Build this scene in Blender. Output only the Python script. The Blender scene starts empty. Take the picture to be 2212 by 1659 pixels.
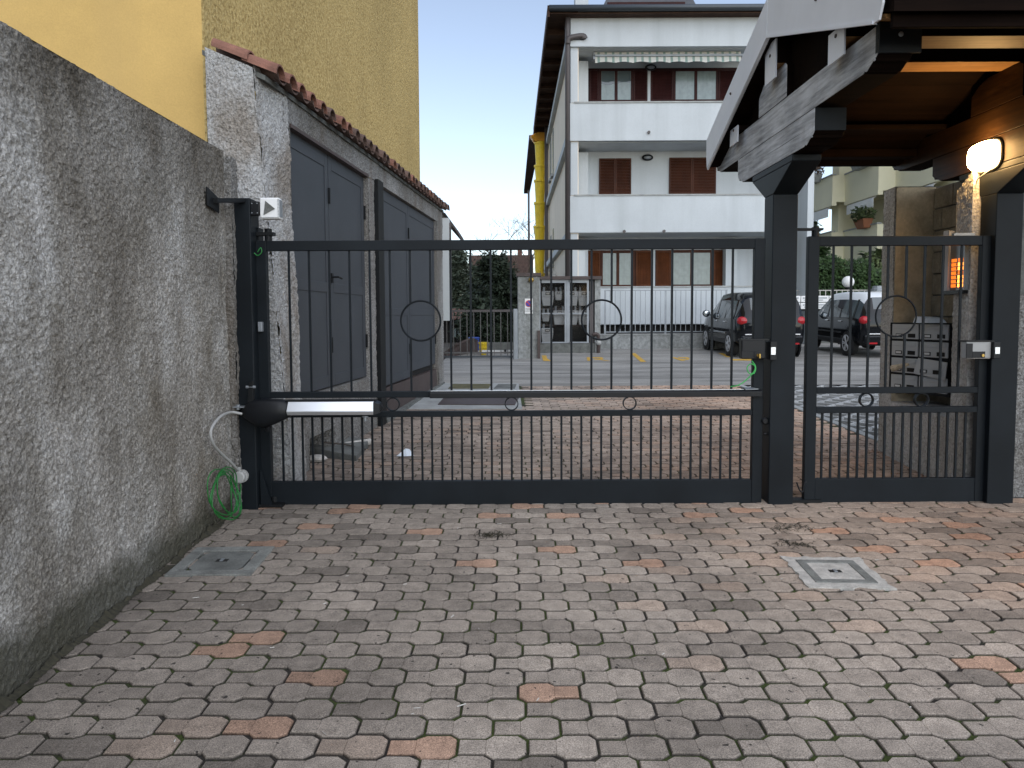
import bpy, math, random
import numpy as np
from mathutils import Vector, Matrix
R = math.radians
random.seed(7)
rng = np.random.default_rng(11)
sc = bpy.context.scene
col = sc.collection

# ------------------------------------------------------------------ camera
FPX, CU, CV, HOR = 1650.0, 1106.0, 829.5, 680.0      # focal length and centre in 2212 px wide picture units
PITCH, ROLL, HC, SLOPE = R(3.5), R(0.28), 1.62, 0.0242
PV = HOR + FPX * math.tan(PITCH)
cam_d = bpy.data.cameras.new('camera')
cam = bpy.data.objects.new('camera', cam_d); col.objects.link(cam)
cam_d.sensor_width = 36.0
cam_d.lens = 36.0 * FPX / 2212.0
cam_d.shift_y = (PV - CV) / 2212.0
cam_d.clip_start, cam_d.clip_end = 0.05, 900
_F = Vector((0, math.cos(PITCH), -math.sin(PITCH))); _U = Vector((0, math.sin(PITCH), math.cos(PITCH))); _X = Vector((1, 0, 0))
_up = _U * math.cos(ROLL) + _X * math.sin(ROLL); _rt = _X * math.cos(ROLL) - _U * math.sin(ROLL)
m = Matrix((_rt, _up, -_F)).transposed().to_4x4(); m.translation = Vector((0, 0, HC))
cam.matrix_world = m
sc.camera = cam

# ------------------------------------------------------------------ light
world = bpy.data.worlds.new('World'); sc.world = world; world.use_nodes = True
nt = world.node_tree; nt.nodes.clear()
sky = nt.nodes.new('ShaderNodeTexSky'); sky.sky_type = 'NISHITA'; sky.sun_disc = False
SUN_EL, SUN_ROT = R(38.0), R(158.0)
sky.sun_elevation = SUN_EL; sky.sun_rotation = SUN_ROT
sky.air_density = 0.9; sky.dust_density = 0.25; sky.ozone_density = 1.0
bg = nt.nodes.new('ShaderNodeBackground'); bg.inputs['Strength'].default_value = 0.10
wo = nt.nodes.new('ShaderNodeOutputWorld')
hs = nt.nodes.new('ShaderNodeHueSaturation'); hs.inputs['Saturation'].default_value = 0.74
nt.links.new(sky.outputs[0], hs.inputs['Color']); nt.links.new(hs.outputs[0], bg.inputs[0]); nt.links.new(bg.outputs[0], wo.inputs[0])
sun_d = bpy.data.lights.new('sun', 'SUN'); sun_d.energy = 1.2; sun_d.angle = R(100); sun_d.color = (1, 0.985, 0.965)
sun = bpy.data.objects.new('sun', sun_d); col.objects.link(sun)
_sd = Vector((math.sin(SUN_ROT) * math.cos(SUN_EL), math.cos(SUN_ROT) * math.cos(SUN_EL), math.sin(SUN_EL)))
sun.rotation_euler = _sd.to_track_quat('Z', 'Y').to_euler(); sun.location = _sd * 60
vs = sc.view_settings; vs.view_transform = 'Standard'; vs.look = 'None'; vs.gamma = 1.0; vs.exposure = 1.08
try: vs.use_curve_mapping = False
except Exception: pass
sc.render.engine = 'CYCLES'
sc.cycles.use_denoising = True
sc.cycles.max_bounces = 8

# ------------------------------------------------------------------ helpers
def ray(u, v):
    a = (u - CU) / FPX; b = (PV - v) / FPX
    a, b = a * math.cos(ROLL) + b * math.sin(ROLL), -a * math.sin(ROLL) + b * math.cos(ROLL)
    return Vector((a, math.cos(PITCH) + b * math.sin(PITCH), -math.sin(PITCH) + b * math.cos(PITCH)))
def W(u, v, y):
    d = ray(u, v); t = y / d.y
    return Vector((d.x * t, y, HC + d.z * t))
def X(u, y, v=HOR): return W(u, v, y).x
def Z(v, y, u=CU): return W(u, v, y).z
def G(u, v):
    d = ray(u, v); t = HC / (SLOPE * d.y - d.z)
    return Vector((d.x * t, d.y * t, SLOPE * d.y * t))
def gz(y): return SLOPE * min(max(y, -8), 27)

ORIG = {}
class MB:
    def __init__(s): s.v = []; s.f = []; s.mi = []; s.cur = 0
    def add(s, vs, fs):
        n = len(s.v); s.v += [tuple(p) for p in vs]
        for f in fs: s.f.append(tuple(i + n for i in f)); s.mi.append(s.cur)
        return s
    def box(s, x0, y0, z0, x1, y1, z1):
        x0, x1 = sorted((x0, x1)); y0, y1 = sorted((y0, y1)); z0, z1 = sorted((z0, z1))
        return s.add([(x0,y0,z0),(x1,y0,z0),(x1,y1,z0),(x0,y1,z0),(x0,y0,z1),(x1,y0,z1),(x1,y1,z1),(x0,y1,z1)],
              [(0,3,2,1),(4,5,6,7),(0,1,5,4),(1,2,6,5),(2,3,7,6),(3,0,4,7)])
    def hexa(s, p):  # 8 corners ordered like box
        return s.add(p, [(0,3,2,1),(4,5,6,7),(0,1,5,4),(1,2,6,5),(2,3,7,6),(3,0,4,7)])
    def prism(s, poly, ext):  # poly: 3D points, ext: Vector
        n = len(poly); P = [Vector(p) for p in poly]; Q = [p + Vector(ext) for p in P]
        return s.add(P + Q, [tuple(range(n))[::-1], tuple(range(n, 2*n))] + [(i, (i+1) % n, n + (i+1) % n, n + i) for i in range(n)])
    def tube(s, pts, r, n=8, cap=True, r1=None):
        P = [Vector(p) for p in pts]; N = len(P); rings = []
        prev = None
        for i, p in enumerate(P):
            d = (P[min(i+1, N-1)] - P[max(i-1, 0)])
            d = d.normalized() if d.length > 1e-9 else Vector((0,0,1))
            if prev is None:
                a = d.orthogonal().normalized()
            else:
                a = prev - d * prev.dot(d)
                a = a.normalized() if a.length > 1e-6 else d.orthogonal().normalized()
            prev = a; b = d.cross(a)
            rr = r if r1 is None else r + (r1 - r) * i / max(1, N-1)
            rings.append([p + (a * math.cos(2*math.pi*k/n) + b * math.sin(2*math.pi*k/n)) * rr for k in range(n)])
        vs = [q for rg in rings for q in rg]
        fs = [(i*n+k, i*n+(k+1) % n, (i+1)*n+(k+1) % n, (i+1)*n+k) for i in range(N-1) for k in range(n)]
        if cap: fs += [tuple(range(n))[::-1], tuple(range((N-1)*n, N*n))]
        return s.add(vs, fs)
    def cyl(s, p0, p1, r, n=12, r1=None): return s.tube([p0, p1], r, n, True, r1)
    def ring(s, c, r, rt, ax='y', n=32, k=6, depth=None):
        c = Vector(c); vs = []
        for i in range(n):
            t = 2*math.pi*i/n; e = Vector((math.cos(t), 0, math.sin(t))) if ax == 'y' else Vector((0, math.cos(t), math.sin(t)))
            w = Vector((0,1,0)) if ax == 'y' else Vector((1,0,0))
            if depth: loc = [(-rt, -depth/2), (rt, -depth/2), (rt, depth/2), (-rt, depth/2)]
            else: loc = [(rt*math.cos(2*math.pi*j/k), rt*math.sin(2*math.pi*j/k)) for j in range(k)]
            vs += [c + e*(r+a) + w*b for a, b in loc]
        K = 4 if depth else k
        return s.add(vs, [(i*K+j, i*K+(j+1) % K, ((i+1) % n)*K+(j+1) % K, ((i+1) % n)*K+j) for i in range(n) for j in range(K)])
    def lathe(s, c, prof, n=16, ax='z'):
        c = Vector(c); vs = []
        for r_, h in prof:
            for k in range(n):
                t = 2*math.pi*k/n
                if ax == 'z': vs.append(c + Vector((r_*math.cos(t), r_*math.sin(t), h)))
                elif ax == 'y': vs.append(c + Vector((r_*math.cos(t), h, r_*math.sin(t))))
                else: vs.append(c + Vector((h, r_*math.cos(t), r_*math.sin(t))))
        N = len(prof)
        fs = [(i*n+k, i*n+(k+1) % n, (i+1)*n+(k+1) % n, (i+1)*n+k) for i in range(N-1) for k in range(n)]
        return s.add(vs, fs + [tuple(range(n))[::-1], tuple(range((N-1)*n, N*n))])
    def sphere(s, c, r, n=14, m_=8, sx=1, sy=1, sz=1):
        c = Vector(c); vs = []
        for i in range(m_+1):
            a = math.pi*i/m_
            for k in range(n):
                t = 2*math.pi*k/n
                vs.append(c + Vector((r*sx*math.sin(a)*math.cos(t), r*sy*math.sin(a)*math.sin(t), r*sz*math.cos(a))))
        return s.add(vs, [(i*n+k, (i+1)*n+k, (i+1)*n+(k+1) % n, i*n+(k+1) % n) for i in range(m_) for k in range(n)])
    def quad(s, a, b, c, d): return s.add([a, b, c, d], [(0,1,2,3)])
    def mesh(s, name, mats, off=Vector((0,0,0)), smooth=False):
        me = bpy.data.meshes.new(name)
        me.from_pydata([(p[0]-off.x, p[1]-off.y, p[2]-off.z) for p in s.v], [], s.f)
        for mt in (mats if isinstance(mats, (list, tuple)) else [mats]): me.materials.append(mt)
        if any(s.mi): me.polygons.foreach_set('material_index', s.mi)
        if smooth: me.polygons.foreach_set('use_smooth', [True]*len(me.polygons))
        me.update()
        return me
    def build(s, name, mats, parent=None, bevel=0, smooth=False, label=None, recalc=True, seg=2, autosm=None):
        off = ORIG.get(parent, Vector((0,0,0))) if parent else Vector((0,0,0))
        me = s.mesh(name, mats, off, smooth)
        if recalc:
            import bmesh
            b = bmesh.new(); b.from_mesh(me); bmesh.ops.recalc_face_normals(b, faces=b.faces); b.to_mesh(me); b.free()
        o = bpy.data.objects.new(name, me); col.objects.link(o)
        if parent: o.parent = parent; ORIG[o] = off
        if bevel:
            md = o.modifiers.new('bevel', 'BEVEL'); md.width = bevel; md.segments = seg; md.limit_method = 'ANGLE'; md.angle_limit = R(35)
        if label: o['label'] = label
        return o
def tag(o, label=None, cat=None, group=None, kind=None):
    if label: o['label'] = label
    if cat: o['category'] = cat
    if group: o['group'] = group
    if kind: o['kind'] = kind
    return o
def thing(name, loc, label, cat, group=None, rz=0):
    e = bpy.data.objects.new(name, None); col.objects.link(e); e.location = loc; e.rotation_euler.z = rz
    e.empty_display_size = 0.1
    ORIG[e] = Vector(loc) if rz == 0 else Vector((0,0,0))
    return tag(e, label, cat, group)
def local(name, loc, label, cat, group=None, rz=0):      # children are given in the thing's own frame
    e = thing(name, loc, label, cat, group, rz); ORIG[e] = Vector((0,0,0)); return e
def copy_tree(o, parent=None):
    c = o.copy(); col.objects.link(c)
    if parent: c.parent = parent
    for ch in list(o.children): copy_tree(ch, c)
    return c
def text_mesh(body, size, align='CENTER'):
    cu = bpy.data.curves.new('lettering', 'FONT'); cu.body = body; cu.size = size; cu.align_x = align; cu.align_y = 'CENTER'
    o = bpy.data.objects.new('lettering', cu); col.objects.link(o)
    dg = bpy.context.evaluated_depsgraph_get(); dg.update()
    me = bpy.data.meshes.new_from_object(o.evaluated_get(dg))
    vs = [v.co.copy() for v in me.vertices]; fs = [tuple(p.vertices) for p in me.polygons]
    bpy.data.objects.remove(o); bpy.data.curves.remove(cu); bpy.data.meshes.remove(me)
    return vs, fs

def vnoise(x, y, seed=0):
    r_ = np.random.default_rng(seed); T = r_.random((256, 256))
    xi = np.floor(x).astype(int); yi = np.floor(y).astype(int); fx = x - xi; fy = y - yi
    fx = fx*fx*(3-2*fx); fy = fy*fy*(3-2*fy)
    a = T[xi % 256, yi % 256]; b = T[(xi+1) % 256, yi % 256]; c = T[xi % 256, (yi+1) % 256]; d = T[(xi+1) % 256, (yi+1) % 256]
    return (a*(1-fx)+b*fx)*(1-fy) + (c*(1-fx)+d*fx)*fy - 0.5
def rough_face(mb, p00, p10, p11, p01, nrm, step=0.012, amp=0.009, seed=1, edge=True):
    """bilinear patch as a displaced grid (rough cast plaster)"""
    p00, p10, p11, p01 = [np.array(p, float) for p in (p00, p10, p11, p01)]
    L = max(np.linalg.norm(p10-p00), np.linalg.norm(p11-p01)); H = max(np.linalg.norm(p01-p00), np.linalg.norm(p11-p10))
    nu, nv = max(2, int(L/step)), max(2, int(H/step))
    a, b = np.meshgrid(np.linspace(0,1,nu+1), np.linspace(0,1,nv+1), indexing='ij')
    P = ((1-a)*(1-b))[...,None]*p00 + (a*(1-b))[...,None]*p10 + (a*b)[...,None]*p11 + ((1-a)*b)[...,None]*p01
    su, sv = a*L, b*H
    h = 0.8*vnoise(su/0.03, sv/0.03, seed) + 0.9*vnoise(su/0.017+9, sv/0.017, seed+1) + 1.6*vnoise(su/0.25, sv/0.25, seed+2)
    d = h*amp
    P = P + d[...,None]*np.array(nrm, float)
    idx = np.arange((nu+1)*(nv+1)).reshape(nu+1, nv+1)
    F = np.stack([idx[:-1,:-1], idx[1:,:-1], idx[1:,1:], idx[:-1,1:]], -1).reshape(-1,4)
    mb.add(P.reshape(-1,3).tolist(), F.tolist())

# ------------------------------------------------------------------ materials
def newmat(name):
    mt = bpy.data.materials.new(name); mt.use_nodes = True
    n = mt.node_tree; return mt, n, n.nodes['Principled BSDF']
def N(n, t, **kw):
    x = n.nodes.new(t)
    for k, v in kw.items(): setattr(x, k, v)
    return x
def pos(n, sx=1, sy=1, sz=1, obj=False):
    if obj: g = N(n, 'ShaderNodeTexCoord'); out = g.outputs['Object']
    else: g = N(n, 'ShaderNodeNewGeometry'); out = g.outputs['Position']
    mp = N(n, 'ShaderNodeMapping'); mp.inputs['Scale'].default_value = (sx, sy, sz)
    n.links.new(out, mp.inputs[0]); return mp.outputs[0]
def noise(n, vec, scale, detail=4, rough=0.6):
    t = N(n, 'ShaderNodeTexNoise'); t.inputs['Scale'].default_value = scale; t.inputs['Detail'].default_value = detail
    t.inputs['Roughness'].default_value = rough; n.links.new(vec, t.inputs['Vector']); return t.outputs['Fac']
def ramp(n, fac, stops):
    r_ = N(n, 'ShaderNodeValToRGB'); e = r_.color_ramp.elements
    while len(e) < len(stops): e.new(0.5)
    for i, (p, c) in enumerate(stops):
        e[i].position = p; e[i].color = (c if hasattr(c, '__len__') else (c, c, c)) + ((1,) if hasattr(c, '__len__') and len(c) == 3 else ()) if hasattr(c, '__len__') else (c, c, c, 1)
    n.links.new(fac, r_.inputs[0]); return r_.outputs[0]
def mix(n, fac, a, b, mode='MIX'):
    mx = N(n, 'ShaderNodeMix', data_type='RGBA', blend_type=mode)
    for sock, val in ((0, fac), (6, a), (7, b)):
        if hasattr(val, 'is_linked') or hasattr(val, 'links'): n.links.new(val, mx.inputs[sock])
        elif isinstance(val, (int, float)): mx.inputs[sock].default_value = val if sock == 0 else (val, val, val, 1)
        else: mx.inputs[sock].default_value = tuple(val) + (1,) if len(val) == 3 else val
    return mx.outputs[2]
def bump(n, bs, h, strength=0.5, dist=0.01, prev=None):
    b = N(n, 'ShaderNodeBump'); b.inputs['Strength'].default_value = strength; b.inputs['Distance'].default_value = dist
    n.links.new(h, b.inputs['Height'])
    if prev is not None: n.links.new(prev, b.inputs['Normal'])
    n.links.new(b.outputs[0], bs.inputs['Normal']); return b.outputs[0]
def simple(name, c, rough=0.6, metal=0.0, var=0.15, vs_=3.0, fine=0.0, fs=120.0, bstr=0.0, bscale=60, bdist=0.004, spec=None, streak=None):
    mt, n, bs = newmat(name)
    p = pos(n)
    f = noise(n, p, vs_, 5)
    dark = tuple(x*(1-var) for x in c); light = tuple(min(1, x*(1+var)) for x in c)
    out = ramp(n, f, [(0.3, dark), (0.7, light)])
    if fine:
        g = noise(n, p, fs, 2)
        out = mix(n, 1.0, out, ramp(n, g, [(0.3, 1-fine), (0.7, 1+fine*0.3)]), 'MULTIPLY')
    if streak:
        g = noise(n, pos(n, streak[0], streak[0], streak[0]*0.08), 1.0, 4)
        out = mix(n, ramp(n, g, [(0.45, 0.0), (0.75, streak[1])]), out, streak[2])
    n.links.new(out, bs.inputs['Base Color'])
    bs.inputs['Roughness'].default_value = rough; bs.inputs['Metallic'].default_value = metal
    if spec is not None: bs.inputs['Specular IOR Level'].default_value = spec
    if bstr: bump(n, bs, noise(n, p, bscale, 4), bstr, bdist)
    return mt
def plaster(name, dark, mid, light, scale=45, bstr=0.9, bdist=0.012, blotch=None, blotch_scale=1.3, rust=None, streaky=False):
    mt, n, bs = newmat(name); p = pos(n)
    a = noise(n, p, scale, 4, 0.65)
    out = ramp(n, a, [(0.32, dark), (0.5, mid), (0.68, light)])
    if blotch:
        b = noise(n, pos(n, 1, 1, 0.55), blotch_scale, 5, 0.6)
        out = mix(n, 1.0, out, ramp(n, b, [(0.38, blotch[0]), (0.52, blotch[1]), (0.66, blotch[2])]), 'MULTIPLY')
    if streaky:
        c_ = noise(n, pos(n, 2.1, 2.1, 1.1), 1.0, 6, 0.65)
        out = mix(n, 1.0, out, ramp(n, c_, [(0.33, (0.68,0.65,0.60)), (0.52, (1,1,1)), (0.70, (1.35,1.35,1.37))]), 'MULTIPLY')
        e_ = N(n, 'ShaderNodeSeparateXYZ'); n.links.new(p, e_.inputs[0])
        q_ = N(n, 'ShaderNodeMath', operation='ADD'); n.links.new(e_.outputs[2], q_.inputs[0])
        w_ = N(n, 'ShaderNodeMath', operation='MULTIPLY'); n.links.new(noise(n, p, 2.6, 4), w_.inputs[0]); w_.inputs[1].default_value = -0.42; n.links.new(w_.outputs[0], q_.inputs[1])
        out = mix(n, ramp(n, q_.outputs[0], [(-0.08, 0.85), (0.16, 0.0)]), out, (0.055, 0.054, 0.038))
    if rust:
        b = noise(n, pos(n, 4, 4, 0.5), 1.0, 4, 0.6)
        out = mix(n, ramp(n, b, [(0.55, 0.0), (0.72, 0.55)]), out, rust)
    n.links.new(out, bs.inputs['Base Color']); bs.inputs['Roughness'].default_value = 0.95
    bs.inputs['Specular IOR Level'].default_value = 0.2
    v = N(n, 'ShaderNodeTexVoronoi'); v.inputs['Scale'].default_value = scale*1.1
    n.links.new(p, v.inputs['Vector'])
    b1 = bump(n, bs, noise(n, p, scale, 5, 0.7), bstr, bdist)
    bump(n, bs, v.outputs['Distance'], bstr*0.5, bdist*0.7, b1)
    return mt
def wood(name, a, b, axis='y', rough=0.75, bstr=0.5, sc_=1.0, cracks=True, adze=False):
    mt, n, bs = newmat(name)
    s = {'x': (1.2, 26, 26), 'y': (30, 2.4, 30), 'z': (26, 26, 1.2)}[axis]
    p = pos(n, *[q*sc_ for q in s])
    f = noise(n, p, 1.0, 6, 0.65)
    big = noise(n, pos(n, 3, 3, 3), 1.0, 3)
    out = ramp(n, f, [(0.3, a), (0.62, b)])
    out = mix(n, 1.0, out, ramp(n, big, [(0.3, 0.75), (0.7, 1.15)]), 'MULTIPLY')
    if cracks:
        s2 = {'x': (0.6, 60, 60), 'y': (60, 0.6, 60), 'z': (60, 60, 0.6)}[axis]
        g = noise(n, pos(n, *s2), 1.0, 3)
        out = mix(n, ramp(n, g, [(0.27, 0.85), (0.34, 0.0)]), out, tuple(x*0.3 for x in a))
    n.links.new(out, bs.inputs['Base Color']); bs.inputs['Roughness'].default_value = rough; bs.inputs['Specular IOR Level'].default_value = 0.15 if max(b) > .02 else 0.04
    b_ = bump(n, bs, f, bstr, 0.006)
    if adze:
        h_ = noise(n, pos(n, 3, 16, 5), 1.0, 4, 0.7); bump(n, bs, h_, 0.8, 0.02, b_)
    return mt
def emit(name, c, s):
    mt, n, bs = newmat(name)
    bs.inputs['Base Color'].default_value = tuple(c)+(1,); bs.inputs['Emission Color'].default_value = tuple(c)+(1,)
    bs.inputs['Emission Strength'].default_value = s; return mt
def glossy_glass(name, c, rough=0.05):
    mt, n, bs = newmat(name); p = pos(n, 1, 1, 1)
    f = noise(n, p, 1.2, 2)
    n.links.new(ramp(n, f, [(0.35, tuple(x*0.7 for x in c)), (0.65, c)]), bs.inputs['Base Color'])
    bs.inputs['Roughness'].default_value = rough; bs.inputs['Specular IOR Level'].default_value = 0.7
    return mt

# paving: a tint per paver, grain, stains by place, darker to the left
def paver_mat():
    mt, n, bs = newmat('paver_concrete'); p = pos(n)
    at = N(n, 'ShaderNodeAttribute', attribute_name='tint')
    g = noise(n, p, 210, 2, 0.7); g2 = noise(n, p, 14, 5, 0.65); g3 = noise(n, p, 0.7, 4, 0.6)
    out = mix(n, 1.0, at.outputs['Color'], ramp(n, g, [(0.30, 0.45), (0.5, 1.0), (0.70, 1.6)]), 'MULTIPLY')
    out = mix(n, 1.0, out, ramp(n, g2, [(0.3, 0.72), (0.55, 1.0), (0.75, 1.15)]), 'MULTIPLY')
    out = mix(n, 1.0, out, ramp(n, g3, [(0.32, 0.66), (0.5, 0.97), (0.65, 1.1)]), 'MULTIPLY')
    v = N(n, 'ShaderNodeTexNoise'); v.inputs['Scale'].default_value = 32; v.inputs['Detail'].default_value = 1.0; n.links.new(p, v.inputs['Vector'])
    out = mix(n, ramp(n, v.outputs['Fac'], [(0.735, 0.0), (0.76, 0.85)]), out, (0.012, 0.011, 0.011))
    # darker towards the left wall
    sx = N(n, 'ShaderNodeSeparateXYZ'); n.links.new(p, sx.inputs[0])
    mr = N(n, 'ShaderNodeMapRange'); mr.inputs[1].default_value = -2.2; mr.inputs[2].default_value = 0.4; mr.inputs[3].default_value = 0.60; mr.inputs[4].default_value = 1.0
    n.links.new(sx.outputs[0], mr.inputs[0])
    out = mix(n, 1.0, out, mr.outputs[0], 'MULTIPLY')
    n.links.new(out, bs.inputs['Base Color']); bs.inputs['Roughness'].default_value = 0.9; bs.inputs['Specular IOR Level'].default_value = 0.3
    b = bump(n, bs, g, 0.55, 0.002); bump(n, bs, g2, 0.35, 0.004, b)
    return mt
def joint_mat():
    mt, n, bs = newmat('joint_sand_and_moss'); p = pos(n)
    a = noise(n, p, 90, 3); b = noise(n, p, 1.7, 5, 0.7)
    soil = ramp(n, a, [(0.3, (0.012, 0.010, 0.008)), (0.7, (0.04, 0.033, 0.027))])
    moss = ramp(n, a, [(0.3, (0.018, 0.03, 0.004)), (0.7, (0.06, 0.085, 0.012))])
    n.links.new(mix(n, ramp(n, b, [(0.44, 0.0), (0.54, 1.0)]), soil, moss), bs.inputs['Base Color'])
    bs.inputs['Roughness'].default_value = 1.0
    bump(n, bs, a, 1.0, 0.01); return mt
def asphalt_mat():
    mt, n, bs = newmat('asphalt'); p = pos(n)
    g = noise(n, p, 180, 2, 0.8); b = noise(n, pos(n, 0.5, 1.6, 1), 1.2, 5, 0.65); c = noise(n, pos(n, 0.18, 2.2, 1), 1.0, 4, 0.6)
    out = ramp(n, g, [(0.25, (0.17,0.162,0.148)), (0.5, (0.30,0.29,0.27)), (0.75, (0.42,0.41,0.385))])
    out = mix(n, 1.0, out, ramp(n, b, [(0.3, 0.65), (0.6, 1.1)]), 'MULTIPLY')
    out = mix(n, 1.0, out, ramp(n, c, [(0.32, 0.62), (0.5, 1.0), (0.7, 1.2)]), 'MULTIPLY')
    n.links.new(out, bs.inputs['Base Color']); bs.inputs['Roughness'].default_value = 0.85; bs.inputs['Specular IOR Level'].default_value = 0.15
    bump(n, bs, g, 0.6, 0.004); return mt
M = {}
M['paver'] = paver_mat(); M['joint'] = joint_mat(); M['asphalt'] = asphalt_mat()
M['earth'] = simple('earth', (0.07, 0.06, 0.045), 0.95, bstr=0.5)
M['concrete'] = simple('concrete', (0.36, 0.37, 0.36), 0.85, var=0.2, vs_=5, fine=0.25, bstr=0.4, bscale=80)
M['concrete_dark'] = simple('concrete_grimy', (0.14, 0.145, 0.135), 0.9, var=0.35, vs_=7, fine=0.3, bstr=0.5, bscale=90)
M['mortar'] = simple('pale_mortar', (0.50, 0.48, 0.44), 0.9, var=0.25, vs_=16, fine=0.3, bstr=0.5, bscale=70)
M['rough_grey'] = plaster('rough_cast_grey', (0.130, 0.124, 0.114), (0.280, 0.272, 0.256), (0.45, 0.443, 0.428), 66, 1.0, 0.012, ((0.50,0.46,0.41), (0.95,0.92,0.88), (1.55,1.57,1.6)), 0.85, streaky=True)
M['rough_white'] = plaster('rough_cast_white', (0.22, 0.215, 0.205), (0.41, 0.405, 0.395), (0.54, 0.54, 0.535), 55, 1.0, 0.014, ((0.62,0.56,0.5), (1,1,1), (1.1,1.1,1.1)), 1.6)
M['rough_garage'] = plaster('rough_cast_garage', (0.10, 0.096, 0.088), (0.22, 0.215, 0.205), (0.36, 0.355, 0.345), 60, 1.0, 0.014, ((0.75,0.72,0.68), (1,1,1), (1.25,1.25,1.25)), 1.5, rust=(0.12, 0.09, 0.065))
M['rough_entry'] = plaster('rough_cast_entry', (0.30, 0.285, 0.262), (0.54, 0.52, 0.49), (0.68, 0.66, 0.63), 48, 0.9, 0.012, ((0.8,0.78,0.75), (1,1,1), (1.12,1.12,1.12)), 1.5)
M['yellow_smooth'] = simple('yellow_render', (0.56, 0.37, 0.125), 0.9, var=0.07, vs_=1.6, fine=0.08, fs=90, bstr=0.35, bscale=70, bdist=0.004, streak=(1.6, 0.45, (0.46, 0.31, 0.12)))
M['yellow_rough'] = plaster('yellow_rough_cast', (0.27, 0.185, 0.068), (0.46, 0.335, 0.135), (0.58, 0.44, 0.20), 30, 0.9, 0.016, ((0.9,0.9,0.9), (1,1,1), (1.06,1.06,1.06)), 0.5)
M['terracotta'] = simple('terracotta_tile', (0.21, 0.095, 0.065), 0.85, var=0.35, vs_=6, fine=0.25, bstr=0.4)
M['terracotta_dirty'] = simple('terracotta_tile_weathered', (0.12, 0.075, 0.06), 0.9, var=0.4, vs_=5, fine=0.3, bstr=0.4)
M['gate'] = simple('charcoal_paint', (0.0085, 0.0115, 0.0145), 0.5, spec=0.17, var=0.28, vs_=2.2, fine=0.12, fs=300, bstr=0.08, bscale=400, bdist=0.001)
M['door'] = simple('grey_door_paint', (0.054, 0.060, 0.069), 0.55, spec=0.25, var=0.08, vs_=2, fine=0.06, fs=60, bstr=0.06, bscale=30)
M['black'] = simple('black_plastic', (0.007, 0.008, 0.010), 0.4, var=0.1, spec=0.3)
M['black_metal'] = simple('black_metal', (0.006, 0.007, 0.008), 0.55, var=0.1, spec=0.25)
M['alu'] = simple('brushed_aluminium', (0.78, 0.81, 0.85), 0.3, 0.7, var=0.05)
M['steel'] = simple('galvanised_steel', (0.26, 0.28, 0.30), 0.45, 0.4, var=0.15)
M['flash'] = simple('painted_sheet_metal', (0.66, 0.67, 0.70), 0.5, 0.0, var=0.06, vs_=2)
M['grey_plastic'] = simple('grey_plastic', (0.36, 0.36, 0.35), 0.5, var=0.06)
M['green_wire'] = simple('green_insulation', (0.015, 0.16, 0.03), 0.4, var=0.1)
M['green_light'] = simple('light_green_insulation', (0.05, 0.42, 0.09), 0.4, var=0.1)
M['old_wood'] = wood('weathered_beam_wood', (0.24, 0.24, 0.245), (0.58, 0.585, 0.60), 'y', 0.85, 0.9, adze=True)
M['wood_x'] = wood('lamplit_pine', (0.20, 0.10, 0.035), (0.32, 0.18, 0.07), 'x', 0.55, 0.2, cracks=False)  # pine colour standing for lamplight on dark-stained timber
M['wood_dark'] = wood('dark_stained_board', (0.004, 0.0025, 0.002), (0.009, 0.005, 0.0035), 'x', 0.85, 0.2, cracks=False)
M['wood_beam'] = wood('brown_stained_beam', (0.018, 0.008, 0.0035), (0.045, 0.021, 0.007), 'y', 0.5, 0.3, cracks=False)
M['white_wall'] = simple('white_render', (0.51, 0.545, 0.565), 0.9, var=0.05, vs_=0.9, fine=0.04, fs=20, streak=(1.6, 0.5, (0.36, 0.39, 0.40)))
M['cream_wall'] = simple('cream_render', (0.76, 0.67, 0.55), 0.9, var=0.05, vs_=0.8, streak=(1.0, 0.3, (0.55, 0.5, 0.42)))
M['yellow_pale'] = simple('pale_yellow_render', (0.80, 0.76, 0.56), 0.9, var=0.05, vs_=0.6)
M['white'] = simple('white_paint', (0.75, 0.75, 0.74), 0.6, var=0.05)
M['shutter'] = wood('brown_shutter', (0.046, 0.017, 0.010), (0.075, 0.027, 0.015), 'z', 0.55, 0.1, cracks=False)
M['shutter_dark'] = wood('dark_red_shutter', (0.024, 0.008, 0.008), (0.04, 0.012, 0.011), 'z', 0.55, 0.1, cracks=False)
M['eave_wood'] = wood('dark_eave_wood', (0.035, 0.02, 0.015), (0.085, 0.05, 0.036), 'x', 0.8, 0.3, cracks=False)
M['pane'] = glossy_glass('window_glass', (0.10, 0.13, 0.14))
M['curtain'] = simple('curtain_behind_glass', (0.20, 0.25, 0.25), 0.15, var=0.12, vs_=6, streak=(9, 0.4, (0.13, 0.17, 0.17)))
M['gutter'] = simple('dark_gutter_metal', (0.05, 0.06, 0.07), 0.4, 0.2, var=0.1)
M['roof_slate'] = simple('dark_roof_tile', (0.05, 0.055, 0.065), 0.6, var=0.2)
M['pipe'] = simple('brown_grey_downpipe', (0.07, 0.06, 0.06), 0.5, var=0.1)
M['chute'] = simple('yellow_plastic_chute', (0.75, 0.54, 0.02), 0.5, var=0.12, vs_=4, streak=(6, 0.35, (0.35, 0.24, 0.02)))
M['chute_o'] = simple('orange_plastic_hopper', (0.66, 0.30, 0.02), 0.5, var=0.1)
M['yellow_paint'] = simple('yellow_road_paint', (0.62, 0.37, 0.05), 0.8, var=0.25, vs_=8, fine=0.35, fs=40)
M['stucco'] = plaster('grey_stucco', (0.22, 0.23, 0.225), (0.30, 0.31, 0.305), (0.38, 0.395, 0.39), 12, 0.8, 0.02, ((0.7,0.7,0.68), (1,1,1), (1.12,1.12,1.12)), 0.9)
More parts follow.
